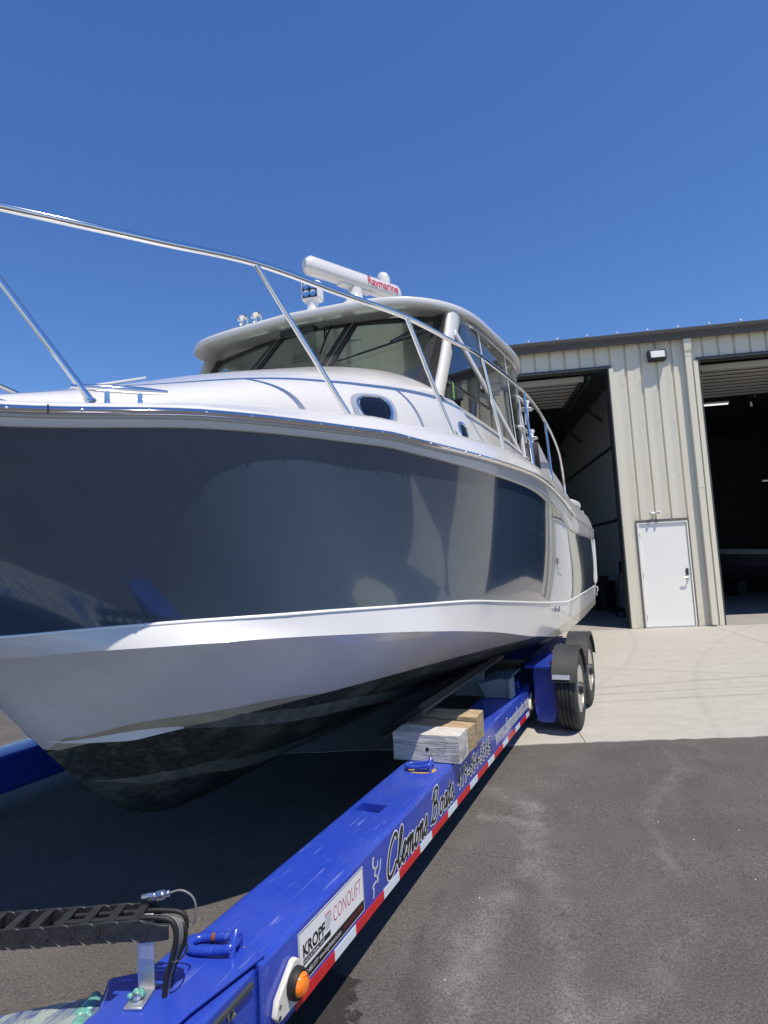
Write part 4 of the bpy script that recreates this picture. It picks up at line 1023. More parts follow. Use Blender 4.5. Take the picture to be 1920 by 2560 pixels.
timber(4.065, .19, -1.722, -1.268, 0, .176, R(1.5), 'wood_tan', 'yellowish timber block farthest back of the three on the rail')

# ================================================================== BOAT
VC, HEEL, UE = -3.1, 0.03, 10.9
FBo = Frame(-YT, (VC, 6.0, 0.0))
bt = root('cabin_boat', FBo, 'large navy and white cabin boat with hardtop sitting on the blue trailer', 'boat')
def bp(x, u, z): return (VC + x, u, z - HEEL * (x - 1.4))       # boat coordinates (half-breadth, length, height) with her slight heel
class BM(MB):
    """mesh given in boat coordinates"""
    def build(s, name, m, parent=None, **kw):
        s.v = [bp(*p) for p in s.v]
        return MB.build(s, name, m, parent or bt, FBo, **kw)
def sup(x, u, z):
    """upper works, drawn on their own datum, carried onto the hull"""
    zf = z - .065 * (abs(x) - 1.4); x2 = 1.069 * x
    return (x2, 1.069 * u, 1.59 + 1.069 * (zf - 1.59) + HEEL * (abs(x2) - 1.4))
class BS(BM):
    def build(s, name, m, parent=None, **kw):
        s.v = [sup(*p) for p in s.v]
        return BM.build(s, name, m, parent, **kw)
SH = [(0.748, 0, 2.212), (0.784, 0.124, 2.209), (0.881, 0.267, 2.204), (1.05, 0.459, 2.198), (1.407, 0.854, 2.178), (2.004, 1.345, 2.22), (2.624, 1.602, 2.245), (2.958, 1.754, 2.246), (3.184, 1.84, 2.23), (3.938, 2.024, 2.201), (4.484, 2.094, 2.188), (5.057, 2.152, 2.162), (5.611, 2.176, 2.104), (6.331, 2.176, 2.013), (7.455, 2.141, 1.867), (9.187, 2.082, 1.842), (11.0, 2.026, 1.813)]
NB = [(1.45, 0, 1.319), (1.54, 0.18, 1.323), (1.675, 0.402, 1.327), (1.902, 0.779, 1.349), (2.165, 1.121, 1.363), (2.504, 1.454, 1.368), (3.129, 1.721, 1.351), (3.76, 1.893, 1.328), (4.509, 1.98, 1.266), (6.18, 2.05, 1.122), (7.39, 2.07, 1.051), (8.824, 2.059, 1.044), (10.93, 2.01, 1.028)]
CH = [(1.58, 0, 1.205), (1.64, 0.16, 1.212), (1.73, 0.37, 1.222), (1.89, 0.79, 1.252), (2.242, 1.295, 1.264), (2.907, 1.669, 1.225), (3.537, 1.86, 1.162), (4.202, 1.95, 1.075), (5.54, 1.999, 0.868), (7.079, 2.007, 0.698), (8.503, 2.012, 0.682), (10.343, 2.0, 0.707), (10.9, 1.99, 0.712)]
KE = [(1.58, 1.205), (1.73, 1.12), (1.945, 0.935), (2.135, 0.701), (2.274, 0.538), (2.501, 0.309), (2.667, 0.165), (2.852, 0.062), (3.154, -0.01), (3.741, -0.04), (5.345, -0.04), (UE, -0.02)]
WL = [(2.19, 1.0), (2.30, .73), (2.486, .545), (2.836, .36), (3.245, .295), (3.83, .24), (4.385, .186), (5.0, .10), (5.65, .0)]
S1 = [(2.13, 1.0), (2.31, .71), (2.486, .55), (2.778, .435), (3.45, .43), (4.239, .475), (5.4, .55), (7, .56), (UE, .56)]
S2 = [(2.43, .97), (2.866, .72), (3.508, .75), (5.4, .80), (UE, .82)]
sx, sz = pchip(SH, 1), pchip(SH, 2)
nx, nz = pchip(NB, 1), pchip(NB, 2)
cx, cz = pchip(CH, 1), pchip(CH, 2)
kz = pchip(KE, 1)
wl, s1f, s2f = pchip(WL, 1), pchip(S1, 1), pchip(S2, 1)
NS = 90
TT = [(i / NS) ** 1.55 for i in range(NS + 1)]
def on(curve, t):
    P, fx_, fz_ = curve; u = lerp(P[0][0], P[-1][0], t); return Vector((max(fx_(u), 0), u, fz_(u)))
cS, cN, cC = (SH, sx, sz), (NB, nx, nz), (CH, cx, cz)
def both(rowsfn, name, m, closed_bow=True, **kw):
    """rowsfn(t) -> list of points from top to bottom on the port side; mirrored"""
    b = BM(); port = [rowsfn(t) for t in TT]
    b.rings(port, caps=False, wrap=False)
    b.rings([[Vector((-p[0], p[1], p[2])) for p in reversed(r_)] for r_ in port], caps=False, wrap=False)
    return b.build(name, m, **kw)
def r_side(t):
    a, b_ = on(cN, t), on(cS, t); out = []
    u = (a.y + b_.y) / 2; fl = .045 * max(0, min(1, (5.5 - u) / 3.5)) * min(1, max(0, (u - .9) / .7)) - .012
    for k in range(11):
        f = k / 10; p = a.lerp(b_, f); p = p.copy()
        q = 4 * f * (1 - f); p.x = max(0, p.x - fl * q * (1.15 - .3 * f)); p.y += fl * q * .25
        if t == 0: p.x = 0
        out.append(p)
    return out
both(r_side, 'hull_topside', 'gelcoat_navy', smooth=40)
def r_band(t):
    a, b_ = on(cC, t), on(cN, t); out = []
    for k in range(4):
        f = k / 3; p = a.lerp(b_, f); out.append(p)
    return out
both(r_band, 'hull_band', 'hull_band', smooth=40)
# pinstripe edge moulding between navy and white
m_ = BM()
for sg in (1, -1): m_.tube([Vector((sg * (p.x + .002), p.y, p.z)) for p in [on(cN, t) for t in TT[1:]]], .008, 6)
m_.build('hull_pinstripe', 'hull_underside', smooth=60)
def bottom(u, f): return Vector((max(cx(u), 0) * (1 - f), u, lerp(cz(u), kz(u), f)))
def strip(fa, fb_, n, u0=1.58, u1=UE):
    out = []
    for t in TT:
        u = lerp(u0, u1, t); a, b_ = fa(u), fb_(u)
        out.append([bottom(u, lerp(a, b_, k / n)) for k in range(n + 1)])
    return out
def wlc(u): return 1.0 if u <= 2.19 else max(0.0, wl(u)) if u < 5.65 else 0.0
def addstrip(b, st_):
    b.rings(st_, caps=False, wrap=False); b.rings([[Vector((-p.x, p.y, p.z)) for p in reversed(r_)] for r_ in st_], caps=False, wrap=False)
b = BM(); addstrip(b, strip(lambda u: 0, wlc, 6, 1.58, 5.65)); b.build('hull_underside', 'hull_underside', smooth=40, fixn=True)
b = BM(); addstrip(b, strip(wlc, lambda u: 1.0, 10, 2.19, UE)); b.build('hull_bottom_paint', 'antifouling', smooth=40, fixn=True)
# yellowed scum line just above the paint at the bow
b = BM()
for sg in (1, -1):
    rg = []
    for i in range(26):
        u = lerp(2.18, 3.1, i / 25); f0 = wlc(u); f1 = f0 - .13 * (1 - i / 25) - .004
        P0, P1 = bottom(u, f0 - .002), bottom(u, max(f1, 0)); off = Vector((.0025, 0, -.0015))
        rg.append([Vector((sg * (p.x + .003), p.y - .001, p.z - .001)) for p in (P0, P1)])
    b.rings(rg, caps=False, wrap=False)
b.build('scum_line', 'hull_stain')
# spray strakes
def strake(ff, u0, u1, h, name, mts):
    for (ua, ub, mt) in mts:
        b = BM()
        for sg in (1, -1):
            rg = []
            for i in range(41):
                u = lerp(ua, ub, i / 40); f = min(ff(u), .995); k = min(1, (u - ua + .004) / .2) * min(1, (ub - u + .004) / .2)
                P = bottom(u, f); Q = bottom(u, max(0, f - .012 - .034 * k)); c = bottom(u, f)
                n_ = Vector((kz(u) - cz(u), 0, -cx(u))); n_ = Vector((-(kz(u) - cz(u)), 0, -max(cx(u), .05))).normalized()
                if n_.z > 0: n_ = -n_
                tip = P + n_ * h * k + Vector((.006 * k, 0, 0))
                rg.append([Vector((sg * p.x, p.y, p.z)) for p in (Q + n_ * .001, tip, P + n_ * -.004)])
            b.rings(rg, caps=False, wrap=False)
        b.build(name, mt, smooth=25, fixn=True)
strake(s1f, 2.16, UE, .035, 'spray_strake', ((2.16, 2.52, 'hull_underside'), (2.47, UE, 'strake_worn')))
strake(s2f, 2.43, UE, .030, 'spray_strake', ((2.43, UE, 'strake_worn'),))
# transom
b = BM()
tp = [(0, UE, kz(UE)), (cx(UE), UE, cz(UE)), (nx(10.93), 10.93, nz(10.93)), (sx(11), 11.0, sz(11)), (1.90, 11.05, 2.34)]
b.add([(x, u, z) for x, u, z in tp] + [(-x, u, z) for x, u, z in reversed(tp[1:])], [tuple(range(9))]); b.build('transom', 'gelcoat_white')
for sg in (1, -1):
    b = BM(); b.tube(crom([(sg * 1.985, 10.90, 1.86), (sg * 2.01, 10.96, 1.83), (sg * 2.018, 10.985, 1.72), (sg * 2.012, 10.975, 1.3), (sg * 2.004, 10.965, 1.12), (sg * 1.97, 10.95, 1.05)], 6), .042, 10)
    b.build('quarter_trim', 'gelcoat_white', smooth=60)
b = BM(); b.box(-1.6, 1.6, 11.1, 11.75, .95, 1.05); b.build('swim_platform', 'gelcoat_white', bevel=.03)
b = BM(); b.tube(crom([(1.99, 10.99, .98), (2.02, 11.03, 1.0), (2.03, 11.05, .96), (2.01, 11.04, .91)], 5), .014, 8); b.tube([(2.01, 11.0, .90), (2.01, 11.0, .84)], .012, 8); b.build('tow_eye', 'stainless', smooth=60)

# ---- gunwale, rub rail, side deck
RF = pchip([(0, .055), (2, .055), (3, .062), (4, .085), (5, .115), (6.2, .165), (7.5, .20), (11, .16)], 1)
DF = pchip([(0, .125), (1.7, .135), (2.4, .17), (3, .21), (4, .275), (5, .33), (6.2, .45), (7.5, .56), (9, .52), (11, .50)], 1)
def nrm(u):
    e = .02; a = Vector((sx(max(.75, u - e)), max(.75, u - e))); c = Vector((sx(u + e), u + e)); t = (c - a).normalized()
    return Vector((t.y, -t.x))
GU = [lerp(.748, 11.0, (i / 110) ** 1.4) for i in range(111)]
def gpt(u, o, dz, clamp=True):
    n_ = nrm(u); x = sx(u) + n_.x * o; y = u + n_.y * o
    if u < .76: x = 0.0; y = u - o
    return Vector((max(x, 0.0), y, sz(u) + dz))
def gprof(u):
    r_, d_ = RF(u), DF(u)
    return [(0, -.004), (.012, -.002), (.022, .012), (.024, r_ - .018), (.030, r_ - .014), (.030, r_ + .020), (.020, r_ + .026), (.008, r_ + .040), (-.012, lerp(r_, d_, .42)), (-.05, lerp(r_, d_, .72)), (-.11, lerp(r_, d_, .93)), (-.18, d_), (-.26, d_ + .008), (-.36, d_ + .012)]
b = BM()
port = [[gpt(u, o, dz) for o, dz in gprof(u)] for u in GU]
b.rings(port, caps=False, wrap=False); b.rings([[Vector((-p.x, p.y, p.z)) for p in reversed(r_)] for r_ in port], caps=False, wrap=False)
b.build('gunwale', 'gelcoat_white', smooth=38)
# lower grey lip of the rub rail and the stainless half round with its screws
b = BM()
for sg in (1, -1): b.tube([Vector((sg * p.x, p.y, p.z)) for p in [gpt(u, .026, RF(u) - .016) for u in GU if u < 7.5]], .010, 8)
b.build('rub_rail_lip', 'rub_grey', smooth=60)
b = BM()
for sg in (1, -1):
    rg = []
    for u in [q for q in GU if q < 7.45]:
        c = [(.028, -.012), (.038, -.014), (.052, -.006), (.057, .004), (.052, .014), (.038, .022), (.028, .020)]
        rg.append([Vector((sg * p.x, p.y, p.z)) for p in [gpt(u, o, RF(u) + dz) for o, dz in c]])
    b.rings(rg, caps=True, wrap=True)
rr = b.build('rub_rail', 'stainless', smooth=50, fixn=True)
sp_ = None; u = 1.43; cnt = 0
while u < 7.3:
    n_ = nrm(u); p = gpt(u, .055, RF(u) + .003)
    BM().lathe(p, (n_.x, n_.y, .25), [(.0075, -.004), (.0075, .0015), (.005, .004), (0, .0045)], 8).build('rail_screw', 'stainless_dull', rr); u += .185
b = BM(); p = gpt(1.53, .0575, RF(1.5) + .004); b.obox(p, (.002, .001, 0), (0.0008, .0015, 0), (0, 0, .018)); b.build('rail_joint', 'charcoal', rr)
# side deck and cockpit sole under everything
def dz_in(u): return sz(u) + DF(u) + .012
b = BM(); rg = []
for u in [lerp(1.12, 11.0, i / 60) for i in range(61)]:
    w_ = max(sx(u) - .34, .01); rg.append([(w_ * k / 4, u, dz_in(u) + .03 * (1 - (k / 4) ** 2)) for k in range(-4, 5)])
rgA = [r_ for r_ in rg if r_[0][1] < 4.8]
b.rings(rgA, caps=False, wrap=False); b.build('foredeck', 'gelcoat_white', smooth=50)
# ---- cabin trunk
TW = pchip([(1.36, .03), (1.70, .56), (2.12, .96), (2.75, 1.24), (3.40, 1.47), (4.25, 1.66), (4.75, 1.72), (5.2, 1.745)], 1)
TZ = pchip([(1.39, 2.41), (1.71, 2.463), (2.19, 2.597), (2.833, 2.827), (3.464, 3.030), (4.116, 3.222), (4.49, 3.292), (4.92, 3.303)], 1)
def trunk(u, q):      # q -1..1 across
    w_ = TW(u); zd = dz_in(u) - .02; zc = max(TZ(u), zd + .002); a = q * math.pi / 2; e = 2 / 2.8
    return Vector((w_ * math.copysign(abs(math.sin(a)) ** e, a), u, zd + (zc - zd) * max(0, math.cos(a)) ** e))
b = BM(); b.rings([[trunk(lerp(1.40, 4.86, i / 44), k / 26) for k in range(-26, 27)] for i in range(45)], caps=False, wrap=False)
b.build('cabin_trunk', 'gelcoat_white', smooth=60)
# flush deck hatch near the bow
b = BS(); b.prism([(-.34, 2.14, 2.525), (.12, 2.14, 2.528), (.14, 2.62, 2.715), (-.38, 2.62, 2.712)], (0, 0, .014)); hh = b.build('deck_hatch', 'gelcoat_white', bevel=.012)
# ---- portholes
def porthole(uc, q0, q1, du, big):
    # rounded D outline on the trunk side, in (u, q) space
    pts = []
    for k in range(28):
        a = 2 * math.pi * k / 28; ca, sa = math.cos(a), math.sin(a)
        pts.append((uc + du * math.copysign(abs(ca) ** .75, ca), lerp(q0, q1, .5 + .5 * math.copysign(abs(sa) ** .75, sa))))
    def nrm_t(u, q):
        e = .01; a = trunk(u + e, q) - trunk(u - e, q); c = trunk(u, min(q + e, .999)) - trunk(u, q - e); n_ = c.cross(a); n_.normalize()
        return n_ if n_.x > 0 else -n_
    cu, cq = uc, (q0 + q1) / 2
    def ring(s, off): return [trunk(cu + (u - cu) * s, cq + (q - cq) * s) + nrm_t(cu, cq) * off for u, q in pts]
    po = BM().rings([ring(1.0, -.004), ring(1.0, .004), ring(.80, .006), ring(.78, .001)], caps=False).build('porthole', mat('porthole_moulding', (.30, .33, .39), .35) if big else 'stainless', smooth=40)
    BM().rings([ring(.80, .003), ring(.79, .011), ring(.73, .012), ring(.69, .007), ring(.69, .0)], caps=False).build('porthole_frame', 'stainless', po, smooth=50)
    BM().rings([ring(.67, .009), ring(.45, .012), ring(.22, .014), ring(.05, .014)], caps=True).build('pane', 'porthole_glass', po, smooth=60, fixn=True)
    if big:
        for k in range(3): BM().lathe(trunk(cu - .10 + .06 * k, cq - .06) + nrm_t(cu, cq) * .0065, nrm_t(cu, cq), [(.006, 0), (.004, .003), (0, .003)], 8).build('hinge_pin', 'stainless', po)
porthole(3.47, .78, 1.0, .215, True)
porthole(4.66, .88, 1.0, .10, False)
# ---- windshield
def wsp(x, t):        # point on the windshield plane: x across, t 0 bottom..1 top
    ax = abs(x)
    ub, ut = 4.21 + .02 * ax + .085 * ax * ax, 4.90 + .02 * ax + .03 * ax * ax
    zb, zt = 3.150 - .01 * ax - .105 * ax * ax, 3.845 - .01 * ax - .04 * ax * ax
    return Vector((x, lerp(ub, ut, t), lerp(zb, zt, t)))
WSN = (wsp(.3, 1) - wsp(.3, 0)).cross(wsp(.5, .5) - wsp(-.5, .5)).normalized()
if WSN.y > 0: WSN = -WSN
def pane(x0, x1, nm='windshield_pane'):
    b = BS(); b.rings([[wsp(lerp(x0, x1, k / 8), t / 6) for k in range(9)] for t in range(7)], caps=False, wrap=False); return b.build(nm, 'glass_green', smooth=60)
for x0, x1 in ((-1.29, -.42), (-.42, .42), (.42, 1.29)): pane(x0, x1)
b = BS()
def wbar(b, x0, t0, x1, t1, w_, th=.02, lift=.006, n=8):
    for i in range(n):
        a = wsp(lerp(x0, x1, i / n), lerp(t0, t1, i / n)) + WSN * lift; c = wsp(lerp(x0, x1, (i + 1) / n), lerp(t0, t1, (i + 1) / n)) + WSN * lift
        b.bar(a, c, w_, th, WSN)
for x in (-.42, .42): wbar(b, x, -.02, x, 1.02, .125, n=1)
for x in (-1.26, 1.26): wbar(b, x, -.02, x, 1.02, .07, n=1)
wbar(b, -1.29, .965, 1.29, .965, .07, .022, .007, 12); wbar(b, -1.29, .015, 1.29, .015, .035, .02, .005, 12)
wf = b.build('windshield_frame', 'charcoal')
for x in (-.405, .435):
    b = BS(); wbar(b, x, .0, x, 1.0, .014, .012, .020, 1); b.build('mullion_strip', 'stainless', wf)
# wipers
def wiper(x0, t0, x1, t1, x2, t2):
    L_ = lambda x, t, l: wsp(x, t) + WSN * l
    w_ = BS(); w_.tube([L_(x0, t0, .03), L_(x1, t1, .045)], .008, 6); w_.tube([L_(x0 + .03, t0, .03), L_(x1 + .02, t1 - .02, .045)], .005, 6)
    w_.obox(L_(x0 + .015, t0, .03), (.035, 0, 0), (0, .02, .02), WSN * .014)
    wo = w_.build('wiper', 'black_plastic', wf)
    BS().tube(crom([L_(lerp(x1, x2, -.9), lerp(t1, t2, -.9), .022), L_(x1, t1, .03), L_(x2, t2, .022)], 5), .009, 6).build('wiper_blade', 'black_rubber', wo)
wiper(.12, .99, .26, .62, .33, .18)
wiper(1.10, .80, .92, .52, .52, .22)
# corner pillars
for sg in (1, -1):
    b = BS(); rg = []
    for i in range(9):
        t = i / 8; c = Vector((sg * (1.40 - .02 * t), lerp(4.42, 5.03, t), lerp(2.86, 3.80, t))); wd = .115 + .04 * abs(2 * t - 1) ** 3
        rg.append([c + Vector((sg * .05 * math.cos(a), wd * math.sin(a), 0)) for a in [k * math.pi / 8 for k in range(16)]])
    b.rings(rg); b.build('corner_pillar', 'gelcoat_white', smooth=50, fixn=True)
# ---- side coaming, side glass, vinyl curtain
SILL = [(4.44, 2.945), (5.02, 2.962), (5.67, 2.972), (6.63, 2.972), (7.38, 2.938), (8.12, 2.81), (8.98, 2.64)]
slz = pchip(SILL, 1)
for sg in (1, -1):
    b = BM(); rg = []
    for i in range(34):
        u = lerp(4.5, 8.9, i / 33); zb_ = dz_in(u) - .02; z1 = max(slz(u), zb_ + .02); xo = sx(u) - .36; xi = 1.592 if u < 7.5 else lerp(1.592, 1.52, (u - 7.5) / 1.4)
        rg.append([Vector((sg * x, u, z)) for x, z in ((xo + .02, zb_), (lerp(xo, xi, .35), lerp(zb_, z1, .35)), (lerp(xo, xi, .75), lerp(zb_, z1, .78)), (xi, z1 - .02), (xi - .03, z1), (xi - .09, z1), (xi - .11, z1 - .05), (xi - .11, zb_ - .4))])
    b.rings(rg, caps=False, wrap=False); b.build('cabin_side', 'gelcoat_white', smooth=45, fixn=True)
HYP = [(4.70, 3.485), (5.41, 3.295), (6.73, 2.895), (7.15, 2.755)]
hyz = pchip(HYP, 1)
for sg in (1, -1):
    x = sg * 1.475
    b = BS(); poly = [(x, 4.30, 2.85), (x, 4.72, 3.475)] + [(x, u, hyz(u)) for u in (5.1, 5.41, 5.9, 6.3, 6.73, 6.95)] + [(x, 6.9, 2.845), (x, 6.2, 2.874), (x, 5.3, 2.874)]
    b.add(poly, [tuple(range(len(poly)))]); sg_ = b.build('side_window', 'glass_side')
    b = BS()
    for a, c in zip(HYP[:-1], HYP[1:]): b.bar((x, a[0], a[1] + .02), (x, c[0], c[1] + .02), .055, .03, (1, 0, 0))
    b.build('window_frame', 'powder_white', sg_, bevel=.006)
    if sg > 0:
        b = BS(); b.add([(x + .004, 4.52, 2.90), (x + .004, 4.57, 2.895), (x + .004, 4.575, 3.03), (x + .004, 4.525, 3.04)], [(0, 1, 2, 3)]); b.build('window_sticker', 'sticker_green', sg_)
    b = BS(); pv = [(x * .99, 4.86, 3.47), (x * .975, 5.08, 3.80), (x * .955, 6.2, 3.93), (x * .93, 7.75, 4.0), (x * .92, 7.75, 2.72), (x * .97, 6.9, 2.90), (x * .985, 5.9, 3.19)]
    b.add(pv, [tuple(range(7))]); vc_ = b.build('vinyl_curtain', 'clear_vinyl')
    for (ua, za, ub_, zb_) in ((5.75, 3.22, 5.62, 3.86), (6.95, 2.86, 6.75, 3.95)):
        b = BS(); b.bar((x * .992, ua, za), (x * .972, ub_, zb_), .035, .006, (1, 0, 0)); b.build('curtain_seam', 'powder_white', vc_)
# ---- hardtop
HZ = pchip([(4.2, 3.745), (4.6, 3.775), (5.0, 3.825), (5.6, 3.90), (6.4, 3.985), (7.4, 4.05), (8.3, 4.06)], 1)
def hring(s, dz, zc_=None, n=72):
    out = []
    for k in range(n):
        a = 2 * math.pi * k / n; c, s_ = math.cos(a), math.sin(a)
        x = 1.50 * math.copysign(abs(c) ** .36, c)
        if s_ < 0: u = 5.65 - 1.30 * abs(s_) ** .78
        else: u = 5.65 + 2.62 * abs(s_) ** .32
        uu = 6.0 + (u - 6.0) * s; out.append(Vector((x * s, uu, HZ(uu) + dz)))
    return out
b = BS()
b.rings([hring(.30, .015), hring(.62, .012), hring(.82, .008), hring(.87, -.018), hring(.955, -.030), hring(.985, -.032), hring(.996, -.026), hring(1.0, -.010), hring(1.0, .016), hring(.996, .030), hring(.985, .039), hring(.95, .050), hring(.8, .075), hring(.6, .10), hring(.3, .115)], caps=True)
ht = b.build('hardtop', 'gelcoat_white', smooth=42, fixn=True)
# recessed locker opening in the brow, vent grille, hatch on top
b = BS(); c = Vector((.02, 4.56, 3.700)); b.obox(c, (.19, 0, 0), (0, .05, .012), (0, -.004, .026)); b.build('brow_recess', 'lamp_black', ht, bevel=.02)
b = BS(); b.box(.55, 1.05, 5.0, 5.5, 3.985, 4.035); b.build('roof_hatch', 'charcoal', ht, bevel=.015)
# grab rail under the port edge
for sg in (1, -1):
    b = BS(); b.tube(crom([(sg * 1.36, 5.28, 3.83), (sg * 1.43, 5.34, 3.795), (sg * 1.45, 5.58, 3.815), (sg * 1.45, 6.4, 3.89), (sg * 1.44, 7.15, 3.945), (sg * 1.42, 7.36, 3.935), (sg * 1.34, 7.36, 3.985)], 5), .013, 8)
    b.cyl((sg * 1.45, 6.4, 3.89), (sg * 1.34, 6.40, 3.945), .011, 8)
    for (u_, z_, x_) in ((5.28, 3.832, 1.355), (6.40, 3.942, 1.345), (7.36, 3.982, 1.345)): b.lathe((sg * x_, u_, z_), (sg * .5, 0, -.8), [(.03, -.004), (.03, .004), (.014, .010)], 12)
    b.build('grab_rail', 'stainless', ht, smooth=50)
# hardtop legs and rod holders
for sg in (1, -1):
    for (x0, u0, z0, x1, u1, z1, r_) in ((1.36, 7.95, 2.45, 1.30, 7.75, 4.0, .036), (1.33, 8.55, 2.4, 1.27, 8.0, 3.98, .030), (1.36, 7.30, 2.60, 1.30, 7.15, 3.98, .030)):
        BS().tube([(sg * x0, u0, z0), (sg * x1, u1, z1)], r_, 12).build('hardtop_leg', 'powder_white', smooth=50)
    for (uu, zz) in ((8.50, 3.72), (8.72, 3.33), (8.85, 2.93)):
        c = Vector((sg * 1.31, uu, zz))
        rh = BS().tube([c + Vector((0, -.02, -.27)), c + Vector((0, .04, .03))], .030, 12).build('rod_holder', 'powder_white', smooth=50)
        BS().lathe(c + Vector((0, .045, .04)), (0, .2, 1), [(.030, -.02), (.036, .0), (.05, .035), (.048, .05), (.03, .045)], 14).build('flare', 'powder_white', rh, smooth=50)
        b = BS(); b.tube(crom([(sg * 1.36, 7.35, zz - .12), (sg * 1.38, 7.75, zz - .06), (sg * 1.35, 8.2, zz - .03), c + Vector((0, .10, -.02))], 5), .020, 8); b.lathe(c + Vector((0, .06, -.03)), (0, .1, 1), [(.085, -.010), (.09, 0), (.085, .010), (.03, .011)], 16); b.build('hoop', 'powder_white', rh, smooth=50)
# cockpit cover and stern coaming
b = BM(); rg = []
for i in range(13):
    t = i / 12; u = lerp(8.73, 10.93, t); z = lerp(3.24, 2.37, t) - .05 * math.sin(t * math.pi); hw = lerp(1.60, 1.825, t)
    rg.append([(hw * k / 6, u, z - (.0 if abs(k) < 6 else .02) + .02 * math.sin(k * 1.3 + i)) for k in range(-6, 7)])
b.rings(rg, caps=False, wrap=False)
for sg in (1, -1): b.rings([[Vector((sg * r_[-1][0], r_[0][1], r_[-1][2])), Vector((sg * (r_[-1][0] + .03), r_[0][1], dz_in(min(r_[0][1], 10.9)) - .06))] for r_ in rg], caps=False, wrap=False)
b.build('cockpit_cover', 'canvas', smooth=60)
for sg in (1, -1):
    b = BM(); b.prism([(sg * 1.60, 9.6, 2.28), (sg * 1.86, 9.6, 2.28), (sg * 1.90, 11.05, 2.30), (sg * 1.60, 11.05, 2.32)], (0, 0, .04)); b.build('stern_coaming', 'gelcoat_white', bevel=.015, fixn=True)
b = BM()
for k in range(4): b.tube(crom([(1.68 - .03 * k, 9.7, 2.40 + .02 * k), (1.82, 10.2, 2.43 + .012 * k), (1.88, 10.7, 2.40 + .01 * k), (1.80, 10.95, 2.36)], 5), .022, 8)
b.build('folded_strap', 'powder_white', smooth=60)
# interior seen through the glass
b = BS(); b.prism([(-1.30, 4.45, 2.95), (1.30, 4.45, 2.95), (1.34, 5.25, 3.02), (-1.34, 5.25, 3.02)], (0, 0, .03)); b.box(.2, 1.1, 5.0, 5.3, 2.5, 3.18); b.build('dashboard', 'interior_dark', bevel=.02)
b = BS(); b.box(-1.45, 1.45, 4.6, 9.0, 2.0, 2.05); b.build('cockpit_sole', 'upholstery')
for x in (.62, -.62):
    b = BS(); b.box(x - .28, x + .28, 5.9, 6.4, 2.55, 2.75); b.box(x - .27, x + .27, 6.32, 6.48, 2.75, 3.32); b.box(x - .1, x + .1, 6.0, 6.3, 2.05, 2.55); b.build('helm_seat', 'upholstery', bevel=.05)
BS().lathe((.62, 5.36, 3.05), (0, .6, .8), [(.19, -.012), (.20, 0), (.19, .012), (.178, 0)], 28).build('steering_wheel', 'charcoal', smooth=50)
# ---- roof gear
ra = MB()
pa = Vector((-.09, 4.888, 4.525)); pb = Vector((.47, 5.982, 4.525)); dA = (pb - pa).normalized(); dN = Vector((dA.y, -dA.x, 0))
if dN.y > 0: dN = -dN
Lr = (pb - pa).length; rg = []
for i in range(25):
    t = i / 24; e = min(1, math.sin(min(t, 1 - t) * Lr / .05 * math.pi / 2) if min(t, 1 - t) * Lr < .05 else 1); e = .55 + .45 * e
    c = pa.lerp(pb, t)
    sec = [(.075, -.055), (.082, -.02), (.072, .045), (.045, .085), (.0, .098), (-.05, .085), (-.085, .03), (-.085, -.03), (-.06, -.075), (.0, -.085), (.055, -.078)]
    rg.append([c + dN * (a * e) + Vector((0, 0, z * e)) for a, z in sec])
b = BS(); b.rings(rg); rad = b.build('radar_array', 'gelcoat_white', smooth=45, fixn=True)
cm = (pa + pb) / 2
BS().lathe((cm.x, cm.y, 3.98), (0, 0, 1), [(.20, 0), (.20, .03), (.185, .16), (.15, .26), (.10, .32), (.08, .36), (.075, .45)], 28).build('radar_pedestal', 'gelcoat_white', rad, smooth=50)
b = BS(); b.obox(cm + Vector((0, 0, -.085)), dA * .20, dN * .05, (0, 0, .02)); b.build('radar_bracket', 'gelcoat_white', rad, bevel=.01)
tx = text_mb('Raymarine', .135, pa + dA * (Lr * .60) + dN * .0865 + Vector((0, 0, -.024)), dA, Vector((0, 0, 1)) - dN * .16, offset=.002, fit=Lr * .335)
t2 = BS(); t2.v = tx.v; t2.f = tx.f; t2.build('lettering', 'radar_red', rad)
# searchlight
c = Vector((.10, 4.70, 0))
sl = BS().lathe((c.x, c.y, 3.885), (0, 0, 1), [(.075, 0), (.07, .03), (.055, .06), (.055, .13), (.07, .15)], 20).build('searchlight', 'powder_white', smooth=45)
b = BS(); ax = Vector((.12, -.99, 0)).normalized(); ay = Vector((.99, .12, 0)); hc = Vector((.10, 4.70, 4.115))
b.obox(hc, ax * .055, ay * .098, (0, 0, .098)); b.build('lamp_head', 'powder_white', sl, bevel=.028)
b = BS(); b.obox(hc - ax * .075 , ax * .05, ay * .075, (0, 0, .075)); b.build('lamp_back', 'powder_white', sl, bevel=.035)
fz = BS(); fz.obox(hc + ax * .056, ax * .003, ay * .074, (0, 0, .074)); lf = fz.build('lamp_face', 'lamp_black', sl, bevel=.008)
for i in (-1, 1):
    for k in (-1, 1):
        BS().lathe(hc + ax * .060 + ay * (.035 * i) + Vector((0, 0, .036 * k)), ax, [(.033, .0), (.033, .004), (.026, .002), (.012, -.001), (0, -.001)], 18).build('reflector', 'stainless', lf, smooth=60)
